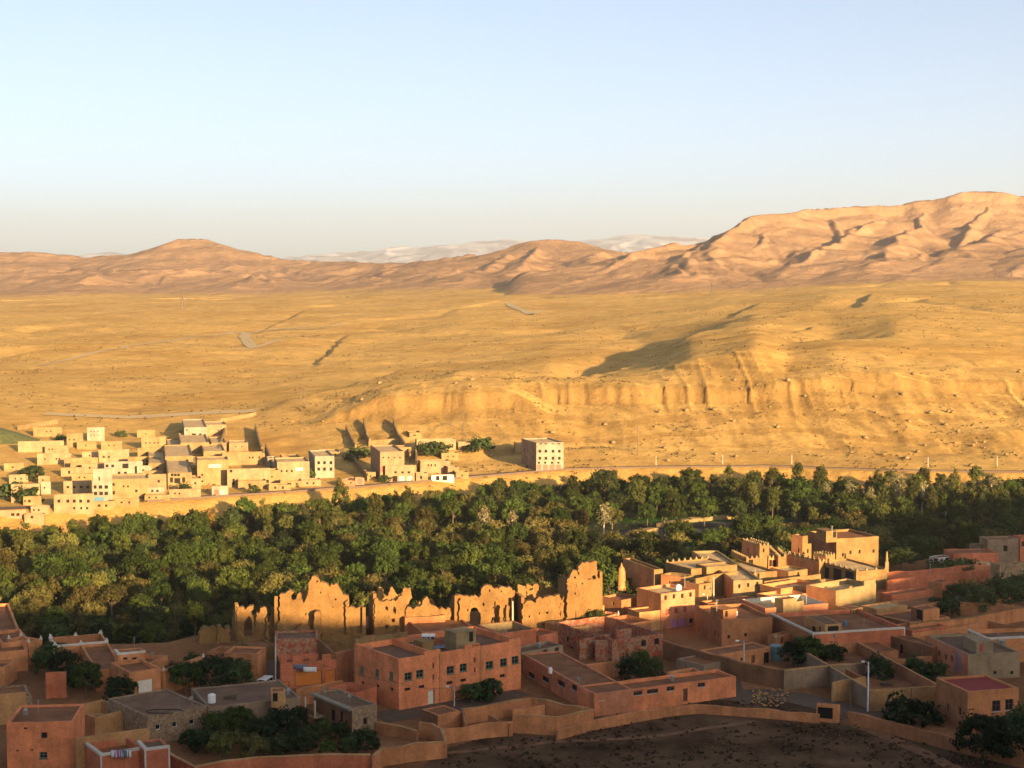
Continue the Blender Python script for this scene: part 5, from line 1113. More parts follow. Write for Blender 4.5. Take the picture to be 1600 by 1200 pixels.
# ------------------------------------------------------------------ poles, pylons, wires
def pole(px, ty, by, lab, z=0., r=.13, mat='pole', arm=None, lamp=False, name='utility_pole', cat='pole'):
    b = P(px, by, z); h = (by-ty)*b.y/2500; root = empty(name, b, lab, cat); m = MB(); m.tube([b-Vector((0,0,.6)), b+Vector((0,0,h))], [r*1.2, r*.75], 8); m.build('shaft', mt(mat), root)
    if arm:
        m = MB(); m.tube([b+Vector((0,0,h-.3)), b+Vector((arm*.6,-.2,h+.05)), b+Vector((arm,-.3,h+.1))], .06, 6); am = m.build('arm', mt('metal'), root)
        if lamp: m = MB(); m.box(b+Vector((arm*.8,-.5,h+.02)), (arm*.5,0,0), (0,.35,0), (0,0,.18)); m.build('lamp_head', mt('wt'), am)
    elif h > 9:
        m = MB(); m.box(b+Vector((-.7,-.08,h-.7)), (1.4,0,0), (0,.12,0), (0,0,.12)); m.build('crossarm', mt('wood'), root)
        for sx in (-.6, 0, .55): m = MB(); m.tube([b+Vector((sx,0,h-.58)), b+Vector((sx,0,h-.35))], .07, 6); m.build('insulator', mt('wt'), root)
    return b+Vector((0,0,h))
t1 = pole(431,993,1073,'tall pole at the dark lane beside the red crenellated house')
t2 = pole(710,1072,1104,'street lamp on a slim pole in front of the large pink house', arm=-.9, lamp=True, name='street_lamp', cat='street lamp', r=.09)
t3 = pole(1162,1000,1062,'street lamp pole on the long grey brown lane wall', arm=-1.0, lamp=True, name='street_lamp', cat='street lamp')
t4 = pole(1356,1032,1112,'white pole with a small lamp at the wall corner', arm=-.8, lamp=True, name='street_lamp', cat='street lamp', mat='wt')
t5 = pole(801,938,998,'bright pale pole before the doorway ruin', r=.16)
t6 = pole(966,954,988,'short pale pole behind the brick shell')
t7 = pole(1115,901,936,'pale pole standing against the three window house')
t8 = pole(1328,1062,1109,'thin dark pole against the two door house', mat='wood', r=.1)
t9 = pole(1423,1074,1130,'thin dark pole rising from the shrub by the yard wall', mat='wood', r=.1)
t10 = pole(1453,880,910,'grey pole beside the clipped hedge', mat='metal', r=.1)
t11 = pole(1105,928,962,'lamp with a bright head beside the flat roofed house', arm=-.7, lamp=True, name='street_lamp', cat='street lamp', r=.08)
t12 = pole(216,1067,1102,'dark pole at the gate house door', mat='wood', r=.1)
b = P(1385,912,0); m = MB(); m.box(b+Vector((-.35,-.35,-.5)), (.7,0,0), (0,.7,0), (0,0,5.0)); m.tube([b+Vector((0,0,4.4)), b+Vector((0,0,6.6))], [.33,.16], 8); m.build('minaret', mt('cream'), None, loc=b, label='slim pale spire at the end of the arcaded house', cat='spire')
def wire(a, b, sag, lab, r=.03):
    m = MB(); m.tube([a.lerp(b, i/14)-Vector((0,0,sag*4*(i/14)*(1-i/14))) for i in range(15)], r, 4, cap=False); m.build('cable', mt('wood'), None, loc=a, label=lab, cat='cable')
wire(t1-Vector((0,0,.5)), P(551,1050,5.2), .8, 'black cable from the tall lane pole to the large pink house', .025)
wire(P(551,1050,5.2)+Vector((0,-.15,0)), P(623,1066,4.4)+Vector((-.1,-.2,0)), .2, 'black cable sagging along the shaded side of the large pink house', .03)
wire(P(623,1066,4.4)+Vector((0,-.3,0)), t2, .5, 'black cable from the large pink house to the street lamp', .025)
wire(t3, t4, 1.2, 'black cable between the lane lamp and the white lamp', .022)
wire(t4, t9, .6, 'black cable from the white lamp to the thin dark shrub pole', .022)
wire(t1-Vector((0,0,.4)), P(330,1060,6), 1.0, 'black cable from the tall lane pole over the dark trees', .022)
def fpole(px, ty, by, lab, two=False, dmin=600, r=.16, mat='wood', name='power_pole'):
    g = hit(px, by, dmin); h = (by-ty)*g.y/2500; root = empty(name, g, lab, 'power pole')
    for sx in ((-.9, .9) if two else (0,)):
        m = MB(); m.tube([g+Vector((sx,0,-1)), g+Vector((sx,0,h))], [r*1.2, r*.8], 6); m.build('shaft', mt(mat), root)
    if mat != 'pole': m = MB(); m.box(g+Vector((-1.4,-.08,h-.8)), (2.8,0,0), (0,.16,0), (0,0,.16)); m.build('crossarm', mt(mat), root)
    if two: m = MB(); m.box(g+Vector((-.9,-.06,h*.45)), (1.8,0,0), (0,.12,0), (0,0,.14)); m.build('brace', mt(mat), root)
fpole(474,608,639,'twin legged power pole on the bluff crest', True)
fpole(724,641,673,'single power pole with a long shadow below the bluff', dmin=560)
fpole(996,666,712,'power pole on the scree above the road', dmin=560)
for i, (px, by) in enumerate(((1025,727),(1129,725),(1237,725),(1450,729),(1558,728))):
    fpole(px, by-15, by, ['slim roadside pole nearest the four storey block','slim roadside pole, second along the open road','slim roadside pole in the middle of the open road','slim roadside pole above the tall poplars','slim roadside pole at the road end by the frame edge'][i], dmin=540, mat='pole', r=.12)
def pylon(px, ty, by, lab, mat='wood'):
    g = hit(px, by, 1300); h = (by-ty)*g.y/2500; root = empty('pylon', g, lab, 'pylon'); w0 = h*.13; m = MB()
    for sx in (-1, 1):
        for sy in (-1, 1): m.tube([g+Vector((sx*w0,sy*w0,-1)), g+Vector((sx*w0*.28,sy*w0*.28,h*.6)), g+Vector((sx*.15,sy*.15,h))], .26, 4)
    N = 5
    for k in range(N):
        z0, z1 = h*.6*k/N, h*.6*(k+1)/N; a, c = w0*(1-.72*k/N), w0*(1-.72*(k+1)/N)
        m.tube([g+Vector((-a,-a,z0)), g+Vector((c,-c,z1))], .14, 3); m.tube([g+Vector((a,-a,z0)), g+Vector((-c,-c,z1))], .14, 3)
    m.build('tower_frame', mt(mat), root)
    for k, zz in enumerate((.66, .78, .9)):
        m = MB(); m.tube([g+Vector((-h*.14,0,h*zz)), g+Vector((h*.14,0,h*zz))], .2, 4); m.build('crossarm', mt(mat), root)
pylon(285,458,483,'steel pylon alone on the plateau rim below the cone hill'); pylon(884,455,466,'small steel pylon at the foot of the dome hill')
pylon(1112,442,461,'steel pylon before the mesa, near its lower spur'); pylon(1217,414,448,'tall faint steel pylon under the mesa shadow'); pylon(1556,422,440,'steel pylon under the mesa near the frame edge'); pylon(1580,424,440,'last small steel pylon beside the frame edge')

# ------------------------------------------------------------------ roof clutter and street things
def dish(loc, lab, s=.45, rot=0.):
    L = Vector(loc); root = empty('satellite_dish', L, lab, 'satellite dish'); m = MB(); m.tube([L, L+Vector((0,0,.7))], .04, 5); m.build('mast', mt('metal'), root)
    m = MB(); c = L+Vector((0,0,.9)); ax = Vector((math.sin(rot), -math.cos(rot), .7)).normalized(); a = ax.cross(Vector((0,0,1))).normalized(); e = ax.cross(a)
    rings = [[c+ax*(.28*r*r*s*2)+(a*math.cos(t*math.pi/6)+e*math.sin(t*math.pi/6))*(r*s) for t in range(12)] for r in (.05,.4,.75,1)]
    for r0, r1 in zip(rings, rings[1:]):
        for t in range(12): m.face(r0[t], r0[(t+1)%12], r1[(t+1)%12], r1[t])
    m.face(*rings[0]); bo = m.build('bowl', mt('lgrey'), root, smooth=True)
    m = MB(); m.tube([c-e*.0+a*0+ax*.02-e*(-s*.9), c+ax*(s*1.1)], .025, 4); m.build('feed_arm', mt('metal'), root)
DL = [((508,1086),4,'white dish at the inner end of the stone roof with a balcony below'),((528,1093),4,'white dish in the middle of the stone roof edge over the balcony house'),((547,1098),4,'white dish at the corner of the stone roof over the balcony house'),((736,1012),6.6,'small dish beside the cream stair tower on the large pink house'),
      ((905,1070),3.15,'dish on the low pink wing roof'),((1213,1003),3.6,'dish at the rim of the roof beside the dark garden tree'),((1303,1003),3.5,'dish low on the white lined red house roof'),((1108,927),3.6,'dish on the three window house roof'),((1531,865),5.1,'white dish beside the grey shaded villa'),((300,1102),3.8,'dish on the stone house roof'),((1238,949),4.2,'dish on the white terrace'),((240,1030),3.0,'dish on the orange roofs behind the gate house')]
for (x, y), z, lab in DL: q = P(x, y, z); dish((q.x, q.y, z), lab, .33, random.uniform(-1, .6))
def tank(px, py, z, lab, r=.55, h=1.2, mat='wt'):
    q = P(px, py, z); root = empty('water_tank', q, lab, 'water tank'); m = MB(); m.tube([q, q+Vector((0,0,.06)), q+Vector((0,0,h-.15)), q+Vector((0,0,h))], [r*.96, r, r, r*.7], 14); m.build('drum', mt(mat), root)
    m = MB(); m.tube([q+Vector((0,0,h)), q+Vector((0,0,h+.1))], r*.3, 10); m.build('lid', mt(mat), root)
tank(1212,1032,0,'pale teal cylindrical tank beside the dark garden tree', 1.0, 2.6, 'teal'); tank(1060,924,5.8,'white tank on the pink shop house roof'); tank(331,1098,3.75,'white tank on the shaded grey roof'); tank(1566,1009,3.7,'grey tank on the concrete house roof', .5, 1.0, 'metal'); tank(980,1040,0,'pale tank in the school yard', .6, 1.3)
tank(1232,941,4.2,'small blue drum on the white terrace', .35, .9, 'blue')
# washing on the red roof
for i, (px, m_, w_) in enumerate(((178,'wt',.7),(184,'purple',.9),(189,'wt',.5),(195,'bluegrey',1.0),(202,'wt',.5))):
    q = P(px, 1174, 4.9); n = 6; V = []
    for a in range(n+1):
        for c in range(5): V.append((q.x+(a/n-.5)*w_, q.y+.08*math.sin(a*2.1+i+c*.5), q.z+.15-c*.22))
    o = np_mesh('laundry', np.array(V), grid_faces(n+1, 5), mt(m_)); s = o.modifiers.new('s', 'SOLIDIFY'); s.thickness = .02
    tag(o, ['white cloth first on the washing line over the red roof','magenta cloth on the washing line over the red roof','small white cloth between magenta and blue ones on the line','broad blue grey cloth on the washing line over the red roof','small white cloth last on the line next to the narrow red house'][i], 'laundry')
m = MB(); a, c = P(172,1172,5.25), P(208,1171,5.25); m.tube([a, c], .02, 4); m.build('washing_line', mt('wood'), None, loc=a, label='thin washing line stretched over the red roof', cat='washing line')
# cloths at the crenellated house, blue sheet on the concrete house
for px, py, z, m_, lab in ((470,1040,3.4,'bluegrey','dark cloth hung in a gap of the red crenellations'),(485,1044,3.4,'wt','white washing hung between the red merlons')):
    q = P(px, py, z); V = [(q.x+(a/5-.5)*2.0, q.y-.55+.05*math.sin(a*2), q.z+.3-c*.25) for a in range(6) for c in range(4)]
    o = np_mesh('laundry', np.array(V), grid_faces(6, 4), mt(m_)); s = o.modifiers.new('s', 'SOLIDIFY'); s.thickness = .02; tag(o, lab, 'laundry')
A0, Bq = P(1495,1014,3.9), P(1511,1021,3.9)
V = []
for i in range(15):
    f = i/14; p = A0.lerp(Bq, f); nn = Vector((-(Bq-A0).y, (Bq-A0).x, 0)).normalized()
    for c in range(8): V.append((p.x-.25-.08*(i % 2), p.y-.2-.08*(i % 2), .3+3.4*c/7))
o = np_mesh('hung_sheet', np.array(V), grid_faces(15, 8), mt('bluegrey'), smooth=False); s = o.modifiers.new('s', 'SOLIDIFY'); s.thickness = .02; tag(o, 'blue grey pleated sheet hanging down the flank of the concrete house', 'sheet')
def van(loc, lab, rot, mat='wt'):
    L = Vector(loc); root = empty('van', L, lab, 'van'); cr, sr = math.cos(rot), math.sin(rot)
    f = lambda x, y, z: L+Vector((x*cr-y*sr, x*sr+y*cr, z))*.8
    prof = [(-2.2,.45),(-2.25,1.0),(-1.75,1.15),(-1.1,1.95),(2.15,1.95),(2.25,1.0),(2.2,.45)]; m = MB()
    for (x0,z0),(x1,z1) in zip(prof, prof[1:]+prof[:1]):
        m.face(f(x0,-.85,z0), f(x1,-.85,z1), f(x1,.85,z1), f(x0,.85,z0))
    for s in (-1, 1): q = [f(x, s*.85, z) for x, z in prof]; m.face(*(q if s > 0 else q[::-1]))
    m.build('body', mt(mat), root)
    m = MB(); m.face(f(-1.73,-.72,1.22), f(-1.73,.72,1.22), f(-1.17,.68,1.86), f(-1.17,-.68,1.86)); 
    for v_ in range(len(m.v)): m.v[v_] = tuple(Vector(m.v[v_])+Vector((-.03*cr, -.03*sr, .02)))
    m.build('windscreen', mt('glass'), root)
    for s in (-1, 1):
        m = MB(); m.face(f(-1.0,s*.87,1.2), f(1.9,s*.87,1.2), f(1.9,s*.87,1.75), f(-.85,s*.87,1.75)); m.build('side_window', mt('glass'), root)
        for x in (-1.4, 1.45):
            m = MB(); m.tube([f(x,s*.72,.36), f(x,s*.9,.36)], .36, 12); wl = m.build('wheel', mt('hole'), root); m = MB(); m.tube([f(x,s*.9,.36), f(x,s*.92,.36)], .2, 10); m.build('rim', mt('metal'), wl)
        m = MB(); m.box(f(-2.28,s*.6-.12,.75), Vector((.06*cr,.06*sr,0)), Vector((-.24*sr,.24*cr,0)), (0,0,.18)); m.build('headlight', mt('wframe'), root)
q = P(413,1076,0); van((q.x, q.y, .05), 'white van parked in the dark lane beside the tall pole', R(75))
# pipe loop on the stone house
q = P(262,1112,3.95); m = MB(); pts = []
for i in range(40):
    t = i/39*math.pi*1.7; pts.append(q+Vector((2.4*math.cos(t)-.4, 1.0*math.sin(t), .06)))
m.tube(pts, .06, 5); m.build('hose', mt('hole'), None, loc=q, label='black hose looped on the stone house roof', cat='hose')

# masts, drums and bundles on the roofs
def mast(px, py, z, h, lab):
    q = P(px, py, z); root = empty('antenna', q, lab, 'antenna'); m = MB(); m.tube([q, q+Vector((0,0,h))], .035, 5); m.build('mast', mt('metal'), root)
    for k, w_ in enumerate((.7, .55, .4)): m = MB(); m.tube([q+Vector((-w_/2,0,h-.1-k*.22)), q+Vector((w_/2,0,h-.1-k*.22))], .02, 4); m.build('crossbar', mt('metal'), root)
for px, py, z, h, lab in ((645,1018,6.4,2.4,'antenna on the large pink house near its shaded corner'),(790,1000,6.4,2.2,'antenna at the far end of the large pink house'),(1120,955,6.0,2.0,'antenna on the tall brown house roof room'),(1070,918,5.8,2.2,'antenna on the pink shop house'),(1260,945,4.3,1.8,'antenna over the white terrace'),(1350,985,3.5,2.0,'antenna near the notch of the white lined red house'),(1560,1008,3.7,2.0,'antenna on the concrete house roof'),(470,1028,3.2,2.2,'antenna above the orange gates'),(60,1115,6.3,1.8,'antenna on the bottom corner pink house'),(280,1108,3.8,2.0,'antenna on the stone house roof'),(540,1090,3.8,1.8,'antenna on the balcony house roof'),(210,1012,3.6,1.8,'antenna behind the orange roof room'),(1300,835,9.5,1.8,'antenna on the great kasbah roof room'),(1180,899,3.7,1.6,'antenna on the three window house'),(960,1060,3.0,1.8,'antenna on the school roof')): mast(px, py, z, h, lab)
for px, py, z, m_, lab in ((575,1020,6.4,'blue','blue drum on the shaded corner of the large pink house roof'),(842,1012,2.9,'metal','grey drum on the cement house roof'),(1150,962,4.0,'wt','white drum on the tall brown house roof'),(1320,978,3.5,'blue','blue drum on the white lined red house roof'),(1545,1012,3.7,'wt','white drum by the red rooftop door'),(450,1086,3.75,'metal','grey drum beside the stair hut'),(40,1118,6.35,'metal','grey drum on the bottom corner pink house'),(1445,968,2.1,'wt','white drum on the red flat roof below the porch box'),(860,1052,3.0,'wt','white drum on the low pink wing roof'),(1050,1064,2.7,'metal','grey drum on the long low pink block')): tank(px, py, z, lab, .3, .85, m_)
def bundle(px, py, z, lab, w_=1.6):
    q = P(px, py, z); rb = random.Random(px); root = empty('brushwood_bundle', q, lab, 'brushwood'); m = MB()
    for i in range(26): a = rb.uniform(-.35, .35); y = rb.uniform(-.4, .4); zz = rb.uniform(.05, .5); m.tube([q+Vector((-w_*rb.uniform(.4,.6), y, zz)), q+Vector((w_*rb.uniform(.4,.6), y+a, zz+rb.uniform(-.1,.2)))], .03, 4, cap=False)
    m.build('sticks', mt('wood'), root)
for px, py, z, lab in ((360,1092,3.75,'brushwood heap on the shaded grey roof'),(1300,1062,0,'brushwood heap in the two door house yard'),(1430,958,0,'brushwood heap beside the porch box'),(850,1112,0,'brushwood heap in the empty pens'),(135,1105,.4,'brushwood heap inside the roofless earth room'),(1385,1072,1.4,'brushwood heap on the yard roof behind the white lamp'),(1480,893,0,'brushwood heap by the long red field wall')): bundle(px, py, z, lab)
for i, (px, py) in enumerate(((956,1001),(990,996),(1036,990),(870,985),(912,994))):
    q = P(px, py, 3.6); root = empty('rebar_cluster', q, ['rusty rebar stubs at the street corner of the brick shell','rusty rebar stubs above the middle of the brick shell front','rusty rebar stubs at the end of the brick shell front','rusty rebar stubs at the inner corner of the brick shell','rusty rebar stubs halfway along the flank of the brick shell'][i], 'rebar'); m = MB()
    for dx in (.05, .28):
        for dy in (.05, .28): m.tube([q+Vector((dx,dy,-.3)), q+Vector((dx+.03,dy,1.1))], .03, 4)
    m.build('rod', mt('browndoor'), root)
# ------------------------------------------------------------------ trees and plants
def leaf_mat(name, rgb, spread=.5):
    m, t, b = new_mat(name, .75); b.inputs['Specular IOR Level'].default_value = .1
    vc = nd(t, 'ShaderNodeVertexColor', layer_name='Col'); oi = nd(t, 'ShaderNodeObjectInfo')
    base = nd(t, 'ShaderNodeMix', data_type='RGBA', blend_type='MULTIPLY'); base.inputs[0].default_value = 1; base.inputs[6].default_value = (*rgb, 1); t.links.new(vc.outputs[0], base.inputs[7])
    hs = nd(t, 'ShaderNodeHueSaturation'); t.links.new(base.outputs[2], hs.inputs['Color'])
    for inp, lo, hi in (('Value', 1-spread, 1+spread), ('Hue', .485, .53)):
        mr = nd(t, 'ShaderNodeMapRange'); mr.inputs[3].default_value = lo; mr.inputs[4].default_value = hi
        if inp == 'Hue':
            mm = nd(t, 'ShaderNodeMath', operation='MULTIPLY'); mm.inputs[1].default_value = 7.31; fr = nd(t, 'ShaderNodeMath', operation='FRACT'); t.links.new(oi.outputs['Random'], mm.inputs[0]); t.links.new(mm.outputs[0], fr.inputs[0]); t.links.new(fr.outputs[0], mr.inputs[0])
        else: t.links.new(oi.outputs['Random'], mr.inputs[0])
        t.links.new(mr.outputs[0], hs.inputs[inp])
    t.links.new(hs.outputs[0], b.inputs['Base Color'])
    tr = nd(t, 'ShaderNodeBsdfTranslucent'); t.links.new(hs.outputs[0], tr.inputs[0]); mx = nd(t, 'ShaderNodeMixShader'); mx.inputs[0].default_value = .10
    out = t.nodes['Material Output']; t.links.new(b.outputs[0], mx.inputs[1]); t.links.new(tr.outputs[0], mx.inputs[2]); t.links.new(mx.outputs[0], out.inputs[0]); return m
LM = {'olive': leaf_mat('olive_leaves', (0.0897,0.0775,0.022)), 'green': leaf_mat('green_leaves', (0.044,0.0592,0.0112)), 'dark': leaf_mat('dark_leaves', (.040,.054,.016)), 'poplar': leaf_mat('poplar_leaves', (0.0646,0.0669,0.016)),
      'pale': leaf_mat('pale_twigs', (0.186,0.149,0.0744), .2), 'gold': leaf_mat('golden_leaves', (0.198,0.109,0.0297), .1), 'scrub': leaf_mat('dry_scrub', (0.0595,0.0434,0.0175), .1)}
BARK = plain('bark', (.13,.095,.065), .95); PBARK = plain('pale_bark', (.52,.45,.33), .9)
RNG = np.random.default_rng(11)
def leaf_quads(cen, size, rng, out=None):
    n = len(cen); a = rng.normal(size=(n, 3))
    if out is not None:                                  # leaves lie along the surface of their spray
        nn = out/np.maximum(np.linalg.norm(out, axis=1), 1e-6)[:, None]+rng.normal(size=(n, 3))*.38; nn /= np.linalg.norm(nn, axis=1)[:, None]; a -= (a*nn).sum(1)[:, None]*nn
        a /= np.linalg.norm(a, axis=1)[:, None]; b = np.cross(nn, a); s = size*rng.uniform(.6, 1.3, (n, 1)); t = s*rng.uniform(.5, .9, (n, 1))
        return np.stack([cen-a*s, cen-b*t*.8, cen+a*s, cen+b*t], 1).reshape(-1, 3), np.arange(4*n).reshape(-1, 4)
    a = a+0; a /= np.linalg.norm(a, axis=1)[:, None]; b = rng.normal(size=(n, 3)); b -= (b*a).sum(1)[:, None]*a; b /= np.linalg.norm(b, axis=1)[:, None]
    s = size*rng.uniform(.6, 1.3, (n, 1)); t = s*rng.uniform(.5, .9, (n, 1))
    V = np.stack([cen-a*s, cen-b*t*.8, cen+a*s, cen+b*t], 1).reshape(-1, 3); Q = np.arange(4*n).reshape(-1, 4); return V, Q
def crown_points(rng, rx, rz, zc, nclump, nleaf, cr, hollow=.55, lump=.25, shape='round'):
    """clump centres through a lumpy shell, then leaves around each"""
    d = rng.normal(size=(nclump, 3)); d /= np.linalg.norm(d, axis=1)[:, None]; d[:, 2] = np.where(d[:, 2] < -.55, -d[:, 2], d[:, 2])
    r = (hollow+(1-hollow)*rng.uniform(0, 1, nclump)**.6)*(1+lump*rng.uniform(-1, 1, nclump))
    c = d*r[:, None]*np.array([rx, rx, rz])
    if shape == 'poplar': c[:, :2] *= (1-.12*np.clip((c[:, 2]/rz), -.2, 1))[:, None]
    c[:, 2] += zc
    dv = rng.normal(size=(nclump*nleaf, 3)); dv /= np.linalg.norm(dv, axis=1)[:, None]; dv *= rng.uniform(.55, 1.15, (nclump*nleaf, 1)); p = np.repeat(c, nleaf, 0)+dv*cr*1.75*np.array([1, 1, .85])*rng.uniform(.6, 1.35, (nclump, 1)).repeat(nleaf, 0)
    global OUT; OUT = dv+.35*(p-np.array([0, 0, zc]))/np.array([rx, rx, rz])
    tone = rng.uniform(.68, 1.3, nclump).repeat(nleaf)*rng.uniform(.8, 1.2, nclump*nleaf); return p, tone, c
def tree_proto(kind, seed):
    """meshes of one tree: (crown mesh, trunk mesh); unit size in metres, foot at the origin"""
    rng = np.random.default_rng(seed); rnd = random.Random(seed)
    K = {'olive': (3.6, 2.6, 4.0, 58, 54, .50, .26, 'olive', 'round'), 'broad': (3.7, 3.5, 5.0, 60, 54, .56, .29, 'green', 'round'), 'darkround': (3.5, 3.5, 3.5, 74, 44, .50, .27, 'dark', 'round'),
         'poplar': (2.5, 4.9, 6.4, 62, 48, .46, .26, 'poplar', 'poplar'), 'sparse': (2.2, 4.0, 6.6, 34, 20, .50, .26, 'pale', 'poplar'), 'gold': (2.4, 3.4, 4.4, 44, 30, .5, .34, 'gold', 'poplar'), 'bush': (1.5, 1.1, 1.1, 22, 26, .36, .26, 'dark', 'round')}[kind]
    rx, rz, zc, nc, nl, cr, ls, lm, shp = K
    p, tone, c = crown_points(rng, rx, rz, zc, nc, nl, cr, shape=shp)
    V, Q = leaf_quads(p, ls, rng, OUT); col = np.repeat(tone, 4)[:, None]*np.ones(3)
    o = np_mesh('crown', V, Q, LM[lm], smooth=False, col=col); cm = o.data; bpy.data.objects.remove(o)
    m = MB(); zb = max(.3, zc-rz*.75); lean = rnd.uniform(-.3, .3); top = Vector((lean, rnd.uniform(-.2, .2), zc+rz*(.35 if shp == 'poplar' else 0)))
    m.tube([(0,0,-.6), (lean*.3, 0, zb*.6), (lean*.7, .05, zb+.2), tuple(top)], [.30, .22, .17, .05] if kind != 'bush' else [.12,.09,.06,.03], 6)
    for i in np.linspace(0, nc-1, 9 if kind != 'bush' else 4).astype(int):
        e = Vector(c[i]); s = Vector((lean*.7, .05, zb+.2)).lerp(top, rnd.uniform(0, .7)); mid = s.lerp(e, .5)+Vector((0, 0, .25)); m.tube([s, mid, e], [.10, .065, .025], 4, cap=False)
    t = m.build('trunk', PBARK if kind == 'sparse' else BARK, None); tm = t.data; bpy.data.objects.remove(t); return cm, tm
PROTO = {k: [tree_proto(k, 100+17*i+n) for n in range(v)] for i, (k, v) in enumerate({'olive':4,'broad':3,'darkround':2,'poplar':3,'sparse':2,'gold':1,'bush':2}.items())}
KN = {'olive':'olive_tree','broad':'broadleaf_tree','darkround':'round_tree','poplar':'poplar_tree','sparse':'bare_poplar','gold':'golden_tree','bush':'bush'}
def plant(kind, loc, s, label, group=None, sz=None, sxy=None, rot=None):
    cm, tm = random.choice(PROTO[kind]); r = empty(KN[kind], loc, label, 'bush' if kind == 'bush' else 'tree', group); r.rotation_euler.z = random.uniform(0, 6.28) if rot is None else rot
    r.scale = ((sxy or s), (sxy or s), (sz or s))
    for nm, me in (('crown', cm), ('trunk', tm)):
        o = bpy.data.objects.new(nm, me); C.objects.link(o); o.parent = r
    return r
